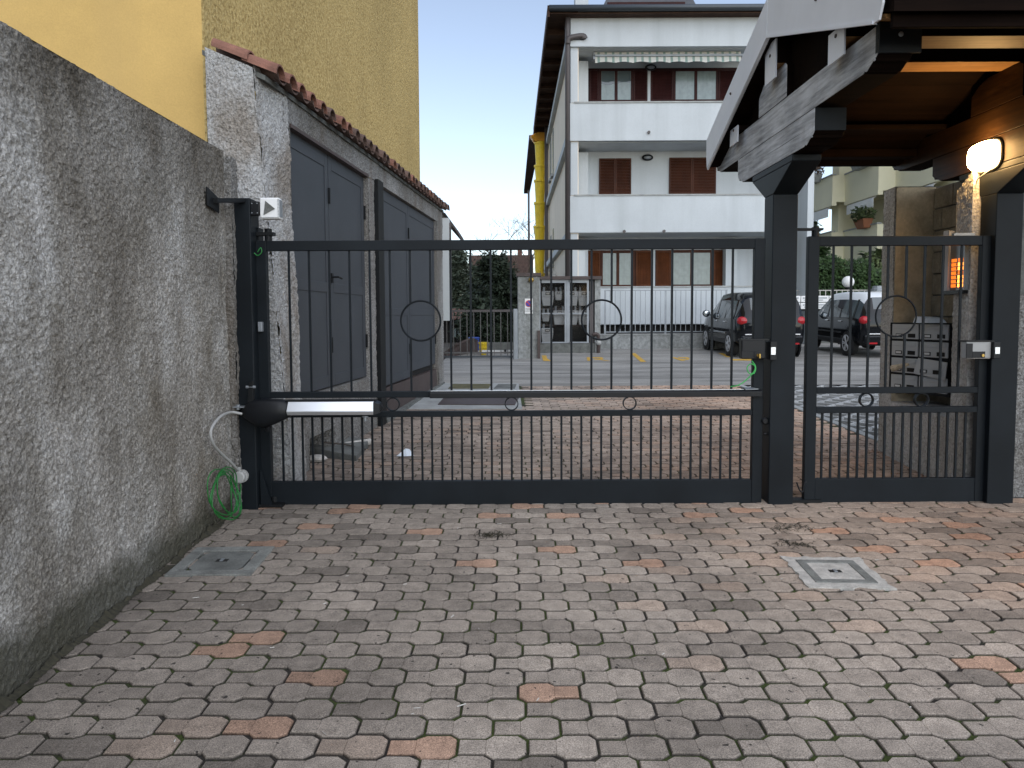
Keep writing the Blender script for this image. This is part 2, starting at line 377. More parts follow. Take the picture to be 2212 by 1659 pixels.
M['tan'] = simple('tan_plaster', (0.50, 0.41, 0.28), 0.9, var=0.25, vs_=6, fine=0.15, fs=40, bstr=0.4, bscale=25)
M['stone'] = simple('grey_stone_block', (0.32, 0.285, 0.22), 0.9, var=0.3, vs_=7, fine=0.2, fs=50, bstr=0.6, bscale=30)
M['brown_metal'] = simple('rusty_brown_sheet', (0.06, 0.042, 0.038), 0.6, var=0.25, vs_=5, bstr=0.5, bscale=120)
M['silver'] = simple('silver_paint', (0.42, 0.43, 0.44), 0.3, var=0.1)
M['mat_green'] = simple('mossy_coir_mat', (0.11, 0.10, 0.045), 1.0, var=0.35, vs_=6, fine=0.3, fs=60)
M['bark'] = simple('bark', (0.06, 0.05, 0.042), 0.95, bstr=0.6)
M['paper'] = simple('white_paper', (0.66, 0.72, 0.78), 0.8, var=0.06)
M['newsprint'] = simple('printed_paper', (0.5, 0.42, 0.3), 0.8, var=0.4, vs_=30)
M['brass'] = simple('brass', (0.42, 0.28, 0.08), 0.35, 0.9)
M['moss'] = simple('dry_moss', (0.035, 0.032, 0.02), 1.0, var=0.4, vs_=40)
M['red_lens'] = simple('red_lens', (0.36, 0.012, 0.018), 0.12, var=0.15, vs_=20)
M['car_black'] = simple('black_car_paint', (0.006, 0.007, 0.009), 0.10, var=0.05, spec=0.32)
M['car_white'] = simple('white_car_paint', (0.75, 0.77, 0.78), 0.15, var=0.02)
M['car_glass'] = glossy_glass('car_glass', (0.07, 0.09, 0.10), 0.03)
M['rubber'] = simple('tyre_rubber', (0.012, 0.012, 0.012), 0.85)
M['chrome'] = simple('chrome', (0.7, 0.72, 0.74), 0.12, 1.0, var=0.02)
M['blue'] = simple('blue_plastic', (0.02, 0.06, 0.3), 0.5)
M['sign_red'] = simple('sign_red', (0.5, 0.03, 0.03), 0.5)
M['sign_blue'] = simple('sign_blue', (0.02, 0.06, 0.35), 0.5)
M['lamp_glow'] = emit('lit_lamp_diffuser', (1.0, 0.60, 0.23), 36)
M['box_grey'] = simple('letterbox_grey_enamel', (0.50, 0.515, 0.52), 0.5, var=0.06)
M['lattice'] = simple('wet_concrete_lattice', (0.36, 0.365, 0.36), 0.8, var=0.3, vs_=4)
M['meter'] = simple('dull_meter_grey', (0.42, 0.43, 0.43), 0.6, var=0.12)
M['shutter_red'] = wood('russet_shutter', (0.07, 0.022, 0.008), (0.115, 0.038, 0.013), 'z', 0.55, 0.1, cracks=False)
M['lid_grey'] = simple('worn_lid_concrete', (0.20, 0.205, 0.19), 0.9, var=0.35, vs_=9, fine=0.35, bstr=0.4, bscale=90)
M['fence_bar'] = simple('dull_grey_paint', (0.085, 0.082, 0.08), 0.6, var=0.2)
M['button_glow'] = emit('lit_name_button', (1.0, 0.30, 0.04), 2.6)
M['button_dim'] = emit('dim_name_button', (0.9, 0.2, 0.02), 0.6)
M['mirror'] = simple('silver_mirror', (0.6, 0.65, 0.68), 0.08, 1.0, var=0.02)
M['terra_pot'] = simple('terracotta_pot', (0.3, 0.12, 0.06), 0.85)
M['awning_green'] = simple('awning_green', (0.25, 0.34, 0.31), 0.9, var=0.08)
M['awning_pale'] = simple('awning_pale', (0.62, 0.62, 0.58), 0.9, var=0.06)
M['dark_void'] = simple('unlit_interior', (0.012, 0.011, 0.010), 0.9)
def smoked_glass():
    mt, n, bs = newmat('cabinet_glass'); bs.inputs['Base Color'].default_value = (0.01, 0.011, 0.012, 1); bs.inputs['Roughness'].default_value = 0.08
    bs.inputs['Alpha'].default_value = 0.16; bs.inputs['Specular IOR Level'].default_value = 0.2; return mt
M['cab_glass'] = smoked_glass()
def foliage(name, a, b):
    mt, n, bs = newmat(name); p = pos(n)
    f = noise(n, p, 1.3, 4); g = noise(n, p, 9, 2)
    out = ramp(n, f, [(0.35, a), (0.65, b)])
    out = mix(n, 1.0, out, ramp(n, g, [(0.3, 0.6), (0.7, 1.3)]), 'MULTIPLY')
    n.links.new(out, bs.inputs['Base Color']); bs.inputs['Roughness'].default_value = 0.7
    return mt
M['leaf_dark'] = foliage('dark_conifer_leaf', (0.012, 0.022, 0.012), (0.028, 0.045, 0.022))
M['leaf_cedar'] = foliage('grey_green_cedar_leaf', (0.055, 0.075, 0.05), (0.11, 0.135, 0.09))
M['leaf_hedge'] = foliage('hedge_leaf', (0.018, 0.045, 0.010), (0.045, 0.09, 0.02))
M['leaf_mid'] = foliage('mid_green_leaf', (0.03, 0.05, 0.015), (0.07, 0.095, 0.03))
M['leaf_brown'] = foliage('dry_brown_twig', (0.10, 0.065, 0.045), (0.17, 0.115, 0.08))
# ================================================================== GROUND
Y_ASPH = 13.75
def sheet(mb, x0, x1, y0, y1, dz, ny=1):
    ys = [y0 + (y1-y0)*i/ny for i in range(ny+1)]
    for a, b in zip(ys, ys[1:]):
        mb.quad((x0, a, SLOPE*a+dz), (x1, a, SLOPE*a+dz), (x1, b, SLOPE*b+dz), (x0, b, SLOPE*b+dz))
g = MB()
g.quad((-200,-40,gz(-8)-0.12), (200,-40,gz(-8)-0.12), (200,-8,gz(-8)-0.12), (-200,-8,gz(-8)-0.12))
g.quad((-200,-8,gz(-8)-0.12), (200,-8,gz(-8)-0.12), (200,27,gz(27)-0.12), (-200,27,gz(27)-0.12))
g.quad((-200,27,gz(27)-0.12), (200,27,gz(27)-0.12), (200,500,gz(27)-0.12), (-200,500,gz(27)-0.12))
tag(g.build('ground', M['earth']), kind='structure')
a = MB(); sheet(a, -1.75, 30, Y_ASPH, 27, 0.0)
asph = tag(a.build('asphalt_yard', M['asphalt']), kind='structure')
# pale worn strips where the asphalt meets the paving
# ------------------------------------------------------------------ paved driveway: bed + pavers
bed = MB(); sheet(bed, -2.9, 4.1, -4.0, Y_ASPH, -0.010); sheet(bed, 4.1, 7.0, -4.0, 6.2, -0.010)
drive = tag(bed.build('paved_driveway', M['joint']), kind='structure')
PW = 0.254; PA, PB = PW*0.612, PW*0.388; CH = (PA-PB)/2
TILT = math.atan(SLOPE)
def paver_shape(tint_rgb, flip=False, jag=0.0, r_=random):
    """one paver: octagon with a square head, chamfered edges, false joint between; in its own frame, top at z=0"""
    V, Fc, Tn = [], [], []
    gp, bv, dp = 0.0044, 0.0042, 0.006
    H = 0.022
    def add_poly(out, inner=()):
        n = len(out); cx = sum(p[0] for p in out)/n; cy = sum(p[1] for p in out)/n
        b0 = len(V)
        for lev in (0, 1, 2):
            for q_, (x, y) in enumerate(out):
                d = math.hypot(x-cx, y-cy); k = 0 if lev else bv*1.25; inn = q_ in inner
                V.append((x-(x-cx)/d*k*(.3 if inn else 1), y-(y-cy)/d*k, (0, -.0036 if inn else -dp, -H)[lev]))
                Tn.append((1, .60 if inn else .45, .12)[lev])      # flanks and edges darker than the top; false joint only a shallow groove
        Fc.append(tuple(range(b0, b0+n)))
        for lev in (0, 1):
            for i in range(n):
                j = (i+1) % n
                Fc.append((b0+lev*n+j, b0+lev*n+i, b0+(lev+1)*n+i, b0+(lev+1)*n+j))
    h = PA/2-gp; c = CH; e = h-c
    j = lambda: r_.uniform(-jag, jag)
    oct_ = [(-e+j(), -h), (e+j(), -h), (h, -e+j()), (h, e+j()), (e+j(), h), (-e+j(), h), (-h, e+j()), (-h, -e+j())]
    add_poly(oct_, (2, 3))
    s = PB/2-gp; x0 = PA/2-gp-0.0006; x1 = PA/2+PB-gp
    sq = [(x0, -s), (x1, -s), (x1, s), (x0, s)]
    add_poly(sq, (0, 3))
    V[:] = [(x, y*0.932, z) for x, y, z in V]          # bed joints a little wider than the cross joints
    if flip: V[:] = [(-x, -y, z) for x, y, z in V]
    return V, Fc, Tn
def paver_tint(x, y):
    t = random.random()
    right = min(1, max(0, (x-0.6)/2.6)) * min(1, max(0, (y-2.6)/2.0)); beyond = 1 if y > 6.1 else 0
    if t < 0.05 + 0.03*right and not beyond: b = (0.46, 0.30, 0.215)
    elif t < 0.08 + 0.24*right: b = (0.41, 0.325, 0.26)
    else:
        k = random.uniform(0.86, 1.12)
        b = (0.368*k, 0.315*k, 0.265*k)
        if random.random() < 0.16: (kd := random.uniform(.62,.82), b := tuple(q*kd for q in b))
    b = [b[0]*(1+0.20*right), b[1]*(1+0.07*right), b[2]*(1-0.02*right)]  # warmer to the right: partly own colour, partly the lamp's glow painted in
    if beyond: b = [b[0]*1.10, b[1]*1.05, b[2]*1.03]
    k = random.uniform(0.93, 1.07)
    return (b[0]*k, b[1]*k, b[2]*k, 1.0)
MAN = [(-2.10, -1.48, 4.33, 4.92), (1.62, 2.15, 4.12, 4.66)]   # cut-outs for the two manhole frames
THETA = R(0.6)
def wall_x(y): return -2.06 - 0.0265*(y-3.0)
units = []
ct, st = math.cos(THETA), math.sin(THETA)
flip = False
for r_i in range(-20, 98):
    if random.random() < 0.12: flip = not flip
    for c_i in range(-14, 34):
        lx = c_i*PW + (PW/2 if r_i % 2 else 0); ly = 1.4 + r_i*PW/2
        x = lx*ct + ly*st*-1; y = ly*ct - lx*st
        if flip: x += PB*0 + 0.0
        if y < 0.6 or y > Y_ASPH-0.02: continue
        if x > (4.0 if y > 6.0 else 6.6) or x < -2.75: continue
        if y < 5.9 and x < wall_x(y)-0.12: continue
        if y > 6.2 and x < -1.98 + 0.09*(y-6.84) - 0.1: continue
        if any(mx0+0.16 < x < mx1-0.20 and my0+0.13 < y < my1-0.13 for mx0, mx1, my0, my1 in MAN): continue
        if -1.75 < x < 0.20 and 11.2 < y < 14: continue
        units.append((x, y, flip))
def in_view(x, y):
    b = Vector((x, y, SLOPE*y)) - Vector((0, 0, HC)); d = b.dot(_F)
    if d < 0.3: return None
    px = b.dot(_X)/d*FPX + CU; py = PV - b.dot(_U)/d*FPX
    return d if (-60 < px < 2270 and py < 1720) else None
vis = sorted([(in_view(x, y), i) for i, (x, y, f_) in enumerate(units) if in_view(x, y) is not None])
single = set(i for d, i in vis[:300])
variants = []
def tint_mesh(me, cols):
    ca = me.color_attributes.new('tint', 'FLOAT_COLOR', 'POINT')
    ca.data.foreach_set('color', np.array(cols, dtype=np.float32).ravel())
stuffV, stuffF, stuffC = [], [], []
for i, (x, y, fl) in enumerate(units):
    V, Fc, Tn = paver_shape(None, fl, 0.0065)
    tc = paver_tint(x, y); rz = THETA*-1 + R(random.uniform(-0.8, 0.8)); z = SLOPE*y + random.uniform(-0.002, 0.0015)
    rx = TILT + R(random.uniform(-1.0, 1.0)); ry = R(random.uniform(-1.0, 1.0))
    # the octagon head and the square of one paver weather a little differently
    cols = [tuple(q*(1.0 if k < 24 else 0.94)*Tn[k] for q in tc[:3])+(1,) for k in range(len(V))]   # darker flanks
    if i in single:
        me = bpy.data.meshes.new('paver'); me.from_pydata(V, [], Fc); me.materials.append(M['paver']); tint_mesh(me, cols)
        o = bpy.data.objects.new('paver', me); col.objects.link(o); o.parent = drive
        o.location = (x, y, z); o.rotation_euler = (rx, ry, rz)
    else:
        cz, sz = math.cos(rz), math.sin(rz); n0 = len(stuffV)
        for (vx, vy, vz) in V:
            wx, wy = vx*cz - vy*sz, vx*sz + vy*cz
            stuffV.append((x+wx, y+wy, z+vz+wy*math.tan(rx)-wx*math.tan(ry)))
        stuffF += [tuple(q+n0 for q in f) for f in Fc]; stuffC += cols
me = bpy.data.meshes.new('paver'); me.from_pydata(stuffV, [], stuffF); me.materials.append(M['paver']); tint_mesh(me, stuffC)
o = bpy.data.objects.new('paver', me); col.objects.link(o); o.parent = drive; o['kind'] = 'stuff'
# white rough edge fillers by the wall
k = MB()
# kerb between paving and grass grid
kb = MB(); kb.hexa([(4.02,6.2,gz(6.2)-.05),(4.12,6.2,gz(6.2)-.05),(4.16,Y_ASPH,gz(Y_ASPH)-.05),(4.06,Y_ASPH,gz(Y_ASPH)-.05),(4.02,6.2,gz(6.2)+.012),(4.12,6.2,gz(6.2)+.012),(4.16,Y_ASPH,gz(Y_ASPH)+.012),(4.06,Y_ASPH,gz(Y_ASPH)+.012)])
tag(kb.build('kerb_strip', M['concrete'], bevel=.006), kind='structure')
gb = MB(); sheet(gb, 4.16, 9.5, 6.2, Y_ASPH, -0.05)
grid = tag(gb.build('grass_grid_paving', M['dark_void']), kind='structure')
gp = MB()   # open concrete lattice of diamond cells
def bar_(x0, y0, x1, y1, w):
    d = Vector((x1-x0, y1-y0, 0)); n = Vector((-d.y, d.x, 0)).normalized()*w
    P = [Vector((x0,y0,0))-n, Vector((x1,y1,0))-n, Vector((x1,y1,0))+n, Vector((x0,y0,0))+n]
    gp.hexa([(p.x,p.y,SLOPE*p.y-.05) for p in P] + [(p.x,p.y,SLOPE*p.y+.004) for p in P])
nx, ny = 26, 38; dx, dy = 0.2, 0.2
for i in range(nx):
    for j in range(ny):
        x = 4.18+i*dx; y = 6.25+j*dy
        if y+dy > Y_ASPH: continue
        w = 0.022
        if (i+j) % 2 == 0: bar_(x, y, x+dx, y+dy, w)
        else: bar_(x+dx, y, x, y+dy, w)
tag(gp.build('concrete_lattice', M['lattice'], grid), kind='stuff')

# ------------------------------------------------------------------ concrete apron with metal plate and coir mat
ap = MB(); 
def slabq(mb, pts, h0, h1):
    mb.hexa([(x,y,SLOPE*y+h0) for x,y in pts]+[(x,y,SLOPE*y+h1) for x,y in pts])
A1 = G(882,884); A2 = G(1128,884); A3 = G(1120,829); A4 = G(952,829)
slabq(ap, [(A1.x,A1.y),(A2.x,A2.y),(A3.x,A3.y),(A4.x,A4.y)], -.03, .010)
apron = tag(ap.build('concrete_apron', M['concrete'], bevel=.006), kind='structure')
pl = MB(); q = [G(946,876), G(1112,877), G(1126,852), G(968,852)]; slabq(pl, [(p.x,p.y) for p in q], .008, .022)
tag(pl.build('trench_cover', M['brown_metal']), 'brown ribbed metal plate lying on the concrete apron by the garage', 'metal plate')
pl = MB(); q = [G(968,841), G(1055,841), G(1062,831), G(978,831)]; slabq(pl, [(p.x,p.y) for p in q], .008, .018)
tag(pl.build('coir_mat', M['mat_green']), 'mossy brown mat lying beyond the metal plate on the apron', 'mat')
pl = MB(); q = [G(1066,841), G(1112,841), G(1116,831), G(1076,831)]; slabq(pl, [(p.x,p.y) for p in q], .009, .014)
o = thing('drain_lid', (q[0].x,q[0].y,gz(q[0].y)), 'flat grey concrete lid let into the apron beside the mossy mat', 'drain lid')
pl.build('lid', M['concrete_dark'], o)

# ------------------------------------------------------------------ manholes
def manhole(cx, cy, w, d, rz, label, mortar):
    z = SLOPE*cy
    t = local('manhole', (cx, cy, z), label, 'manhole', rz=rz); t.rotation_euler.x = TILT
    if mortar:
        mm = MB(); n = 40; rr = random.Random(5)
        out = []
        per = [(-1,-1),(1,-1),(1,1),(-1,1)]
        for e in range(4):
            x0,y0 = per[e]; x1,y1 = per[(e+1)%4]
            for i in range(10):
                s = i/10; x = x0+(x1-x0)*s; y = y0+(y1-y0)*s
                k = 1+rr.uniform(-.05,.07)
                out.append(((w/2+.055)*x*k, (d/2+.06)*y*k))
        mm.prism([(x,y,-.02) for x,y in out], (0,0,.0275))
        mm.build('mortar_bed', M['mortar'], t)
    fr = MB(); b = .075 if not mortar else .05
    for (x0,y0,x1,y1) in ((-w/2,-d/2,w/2,-d/2+b),(-w/2,d/2-b,w/2,d/2),(-w/2,-d/2+b,-w/2+b,d/2-b),(w/2-b,-d/2+b,w/2,d/2-b)):
        fr.box(x0,y0,-.02,x1,y1,.012)
    fr.build('frame', M['lid_grey'], t, bevel=.004)
    ld = MB(); g_ = .018; c = .035; x1, y1 = w/2-b-g_, d/2-b-g_
    ld.prism([(-x1+c,-y1,-.02),(x1-c,-y1,-.02),(x1,-y1+c,-.02),(x1,y1-c,-.02),(x1-c,y1,-.02),(-x1+c,y1,-.02),(-x1,y1-c,-.02),(-x1,-y1+c,-.02)], (0,0,.027))
    ld.build('lid', M['lid_grey'] if mortar else M['concrete_dark'], t, bevel=.004)
    bs_ = MB(); bs_.box(-w/2+.01,-d/2+.01,-.03,w/2-.01,d/2-.01,-.012); bs_.build('pit', M['dark_void'], t)
    h = MB(); h.box(-.035,-.02,.0065,.035,.02,.0095); hd = h.build('lifting_pocket', M['dark_void'], t)
    h = MB(); h.box(-.01,-.02,.0096,.008,.02,.014); h.build('lifting_bar', M['steel'], t)
manhole(-1.79, 4.62, .50, .50, R(1.5), 'grey square manhole cover by the left wall with a dirt stained rim', False)
manhole(1.885, 4.385, .345, .37, R(-3), 'grey square manhole cover bedded in pale mortar before the pedestrian gate', True)

# ================================================================== LEFT BOUNDARY WALL
w = thing('boundary_wall', (-2.12, 3, 0), 'tall stained grey rough-cast wall running along the left side', 'wall')
mb = MB(); y0, y1 = -3.0, 5.74
xa, xb = wall_x(y0), wall_x(y1)
rough_face(mb, (xa+.0,y0,gz(y0)-.1), (xb,y1,gz(y1)-.1), (xb,y1,2.84), (xa,y0,2.76), (1,0,0), .011, .011, 3)
mb.quad((xa,y0,2.76),(xb,y1,2.84),(xb-.35,y1,2.84),(xa-.35,y0,2.76))
mb.quad((xb,y1,-.1),(xb,y1,2.84),(xb-.35,y1,2.84),(xb-.35,y1,-.1))
mb.quad((xa-.35,y0,-.1),(xb-.35,y1,-.1),(xb-.35,y1,2.84),(xa-.35,y0,2.76))
mb.build('wall_face', M['rough_grey'], w, recalc=False)
# raised end bead beside the garage pier
mb = MB(); rough_face(mb, (xb-.2,y1,0), (xb+.055,y1,0), (xb+.055,y1,2.80), (xb-.2,y1,2.80), (0,-1,0), .012, .01, 8)
rough_face(mb, (xb+.055,y1,0), (xb+.055,y1+.12,0), (xb+.055,y1+.12,2.80), (xb+.055,y1,2.80), (1,0,0), .012, .01, 9)
mb.quad((xb-.2,y1,2.80),(xb+.055,y1,2.80),(xb+.055,y1+.12,2.80),(xb-.2,y1+.12,2.80))
mb.build('end_pier', M['rough_garage'], w, recalc=False)
# low mossy haunch of dirt at the wall foot
mb = MB(); n = 420
prof_ = [(.022+.012*math.sin(i*.21)+.008*math.sin(i*.83)+random.uniform(-.006,.006), .022+.012*math.sin(i*.13)+random.uniform(-.008,.008)) for i in range(n+1)]
for i in range(n):
    ya = -1+i*6.6/n; yb = ya+6.6/n; (h0, wd), (h1_, wd1) = prof_[i], prof_[i+1]
    mb.quad((wall_x(ya)+.012,ya,gz(ya)+h0),(wall_x(ya)+.02+wd,ya,gz(ya)+.003),(wall_x(yb)+.02+wd1,yb,gz(yb)+.003),(wall_x(yb)+.012,yb,gz(yb)+h1_))
hs = mb.build('soil_fillet', M['moss'], w)
hs['kind'] = 'stuff'

# ================================================================== YELLOW BUILDING
def along(s, o, z): return Vector((-1.93 + .0896*s + .996*o, 6.84 + .996*s - .0896*o, z))    # garage facade frame: s along it, o outward
yb = thing('yellow_building', (-2.6, 6.5, 0), 'tall yellow rendered building behind the left wall with a rough side face', 'building')
C = Vector((X(457, 6.45), 6.45, 0)); D = Vector((X(911, 15.2), 15.2, 0))
mb = MB(); mb.box(-12, C.y, -.1, C.x, C.y+.3, 14); mb.build('front_wall', M['yellow_smooth'], yb)
mb = MB(); P = [(C.x-.02,C.y+.004,-.1),(C.x+.012,C.y-.012,-.1),(D.x,D.y,-.1),(D.x-.3,D.y,-.1)]
mb.hexa(P + [(p[0],p[1],14) for p in P]); mb.build('side_wall', M['yellow_rough'], yb)
mb = MB(); mb.box(-12, D.y-.02, -.1, D.x-.3, D.y+.3, 14); mb.box(-12, C.y+.3, 13.8, C.x-.3, D.y-.02, 14.0); mb.build('rear_wall', M['yellow_smooth'], yb)

# ================================================================== GARAGE / STORE WITH TILED ROOF
ga = thing('garage', (-1.93, 6.84, 0), 'low rough-cast store with grey metal doors and a terracotta tile roof', 'garage')
TOPZ = 3.50
def pier_x(z): return -2.06 + .0735*(3.65-z)
fy = 6.22; by = 6.74
mb = MB()
lx = X(459, fy); rx0, rx1 = pier_x(0), pier_x(3.62)
rough_face(mb, (lx,fy,0), (rx0,fy,0), (rx1,fy,3.60), (lx,fy,3.76), (0,-1,0), .013, .013, 21)
rough_face(mb, (rx0,fy,0), (along(-.1,0,0).x+.10,by,0), (along(-.1,0,0).x+.0,by,3.60), (rx1,fy,3.62), (1,0,0), .013, .013, 22)
mb.build('corner_pier', M['rough_white'], ga, recalc=False, smooth=False)
# facade pieces butted round the door openings (s ranges)
d1a, d1b, d2a, d2b, sE = -.04, 2.42, 3.0, 6.82, 7.36
z1b, z1t, z2b = .87, 3.28, .66
def fpanel(mb, s0, s1, z0, z1, seed, step=.016): rough_face(mb, along(s0,0,z0), along(s1,0,z0), along(s1,0,z1), along(s0,0,z1), (.996,-.09,0), step, .010, seed)
mb = MB()
fpanel(mb, -.2, sE, z1t, 3.54, 31)
fpanel(mb, d1b, 2.70, 0, z1t, 32)
fpanel(mb, 2.96, d2a, 0, z1t, 33)
fpanel(mb, d2b, sE, 0, z1t, 34)
h0, h1, hz = .28, 1.02, .47
fpanel(mb, -.2, h0, 0, z1b, 35); fpanel(mb, h1, d1b, 0, z1b, 36); fpanel(mb, h0, h1, hz, z1b, 37)
# reveals
def rv(mb, s, z0, z1, o1=-.12): mb.quad(along(s,0,z0), along(s,o1,z0), along(s,o1,z1), along(s,0,z1))
for s, za, zb in ((d1a,z1b,z1t),(d1b,z1b,z1t),(d2a,z2b,z1t),(d2b,0,z1t),(sE,0,3.56),(h0,.1,hz),(h1,.1,hz)): rv(mb, s, za, zb, -.55 if s in (sE,h0,h1) else -.12)
for s0, s1, z in ((d1a,d1b,z1t),(d2a,d2b,z1t),(d1a,d1b,z1b),(h0,h1,hz)):
    o1 = -.4 if z == hz else -.12
    mb.quad(along(s0,0,z), along(s1,0,z), along(s1,o1,z), along(s0,o1,z))
mb.quad(along(h0,-.4,0), along(h1,-.4,0), along(h1,-.4,hz), along(h0,-.4,hz))
mb.build('wall', M['rough_garage'], ga, recalc=False)
mb = MB(); mb.hexa([along(2.705,-.1,gz(9)), along(2.955,-.1,gz(9)), along(2.955,.05,gz(9)), along(2.705,.05,gz(9)), along(2.705,-.1,z1t+.02), along(2.955,-.1,z1t+.02), along(2.955,.05,z1t+.02), along(2.705,.05,z1t+.02)])
mb.build('steel_post', M['black_metal'], ga, bevel=.006)
mb = MB(); mb.hexa([along(d2a,-.1,0), along(d2b,-.1,0), along(d2b,-.03,0), along(d2a,-.03,0), along(d2a,-.1,z2b), along(d2b,-.1,z2b), along(d2b,-.03,z2b), along(d2a,-.03,z2b)])
mb.build('plinth_sheet', M['brown_metal'], ga)
mb = MB(); mb.hexa([along(d2a-.05,-.03,.18), along(sE,-.03,.3), along(sE,.02,.3), along(d2a-.05,.06,.18), along(d2a-.05,-.03,.28), along(sE,-.03,.38), along(sE,.02,.38), along(d2a-.05,.06,.28)])
mb.build('skirting_strip', M['concrete_dark'], ga)
def leaf(s0, s1, z0, z1, name='door_leaf', rails=(2.05,), proud=0.0):
    o0, o1 = -.10, -.06+proud
    m_ = MB(); m_.hexa([along(s0,o0,z0), along(s1,o0,z0), along(s1,o1,z0), along(s0,o1,z0), along(s0,o0,z1), along(s1,o0,z1), along(s1,o1,z1), along(s0,o1,z1)])
    L = m_.build(name, M['door'], ga)
    f = MB(); st_ = .10 if s1-s0 > 1 else .07; oo = o1+.008
    def fb(a, b, c, d): f.hexa([along(a,o1+.001,c), along(b,o1+.001,c), along(b,oo,c), along(a,oo,c), along(a,o1+.001,d), along(b,o1+.001,d), along(b,oo,d), along(a,oo,d)])
    fb(s0, s0+st_, z0, z1); fb(s1-st_, s1, z0, z1); fb(s0+st_, s1-st_, z1-.14, z1); fb(s0+st_, s1-st_, z0, z0+.12)
    for rz_ in rails: fb(s0+st_, s1-st_, rz_, rz_+.10)
    f.build('frame', M['door'], L, bevel=.003, seg=1)
    # two hinges on the leaf edge
    for zz in (z0+.35, z1-.5):
      h = MB(); h.hexa([along(s1-.012,oo,zz), along(s1+.012,oo,zz), along(s1+.012,oo+.02,zz), along(s1-.012,oo+.02,zz), along(s1-.012,oo,zz+.16), along(s1+.012,oo,zz+.16), along(s1+.012,oo+.02,zz+.16), along(s1-.012,oo+.02,zz+.16)])
      h.build('hinge', M['black_metal'], L)
    return L
mid1 = d1a + (d1b-d1a)*.47
L1 = leaf(d1a+.012, mid1-.008, z1b+.015, z1t-.01, rails=(1.86,))
L2 = leaf(mid1+.008, d1b-.012, z1b+.015, z1t-.01, rails=(1.86,))
mb = MB(); mb.tube([along(mid1+.02,-.03,2.02), along(mid1+.02,.03,2.02), along(mid1+.12,.035,2.01)], .010, 8); mb.hexa([along(mid1,-.045,1.96), along(mid1+.05,-.045,1.96), along(mid1+.05,-.03,1.96), along(mid1,-.03,1.96), along(mid1,-.045,2.06), along(mid1+.05,-.045,2.06), along(mid1+.05,-.03,2.06), along(mid1,-.03,2.06)])
mb.build('handle', M['black_metal'], L2)
mid2 = 4.77
leaf(d2a+.012, mid2-.01, z2b+.02, z1t-.01, rails=(1.62,)); leaf(mid2+.01, d2b-.012, z2b+.10, z1t-.01, rails=(1.62,))
mb = MB(); mb.hexa([along(d1a,-.12,.8), along(d1b,-.12,.8), along(d1b,-.105,.8), along(d1a,-.105,.8), along(d1a,-.12,z1t), along(d1b,-.12,z1t), along(d1b,-.105,z1t), along(d1a,-.105,z1t)])
mb.hexa([along(d2a,-.12,z2b), along(d2b,-.12,z2b), along(d2b,-.105,z2b), along(d2a,-.105,z2b), along(d2a,-.12,z1t), along(d2b,-.12,z1t), along(d2b,-.105,z1t), along(d2a,-.105,z1t)])
mb.build('door_back', M['dark_void'], ga)
mb = MB(); mb.hexa([along(d1a,-.11,z1t-.012), along(d1b,-.11,z1t-.012), along(d1b,.012,z1t-.012), along(d1a,.012,z1t-.012), along(d1a,-.11,z1t+.02), along(d1b,-.11,z1t+.02), along(d1b,.012,z1t+.02), along(d1a,.012,z1t+.02)])
mb.build('rusty_lintel', M['brown_metal'], ga)
# roof: sloping bed, coppi tiles laid in two courses (channels and covers)
def roofz(o): return 3.53 - .42*(o-.10)
rb = MB(); s0, s1 = -.68, sE+.05
rb.hexa([along(s0+.08,-.50,roofz(-.50)-.06), along(s1,-.50,roofz(-.50)-.06), along(s1,.02,roofz(.02)-.06), along(s0+.08,.02,roofz(.02)-.06), along(s0+.08,-.50,roofz(-.50)-.02), along(s1,-.50,roofz(-.50)-.02), along(s1,.02,roofz(.02)-.02), along(s0+.08,.02,roofz(.02)-.02)])
rb.build('roof_bed', M['concrete_dark'], ga)
def coppo(s, o0, o1, r0, r1, up, lift=0, jit=0):
    m_ = MB(); n = 8; vs = []
    for (o, r_) in ((o0, r0), (o1, r1)):
        for rr in (r_, r_-.014):
            for k_ in range(n+1):
                t = math.pi*k_/n
                dz = math.sin(t)*rr*(1 if up else -.75)
                vs.append(along(s+jit+math.cos(t)*rr, o, roofz(o)+lift+dz+(0 if up else .05)))
    K = n+1
    fs = []
    for k_ in range(n):
        fs += [(k_,k_+1,2*K+k_+1,2*K+k_), (K+k_+1,K+k_,3*K+k_,3*K+k_+1), (k_+1,k_,K+k_,K+k_+1), (2*K+k_,2*K+k_+1,3*K+k_+1,3*K+k_)]
    fs += [(0,2*K,3*K,K), (n,K+n,3*K+n,2*K+n)]
    m_.add(vs, fs)
    return m_
NT = 30; sp = (s1-s0-.2)/(NT-1)
for i in range(NT):
    s = s0+.1+i*sp
    j = random.uniform(-.012,.012)
    coppo(s, .13+random.uniform(-.015,.02), -.15, .098, .082, True, .02, j).build('roof_tile', M['terracotta'] if i in (0,1,2,4,7) or random.random()<.25 else M['terracotta_dirty'], ga, recalc=True)
    coppo(s, -.10, -.40, .098, .082, True, .035, j).build('roof_tile', M['terracotta'], ga)
    if i < NT-1: coppo(s+sp/2, .10, -.42, .095, .085, False, .0).build('channel_tile', M['terracotta_dirty'], ga)
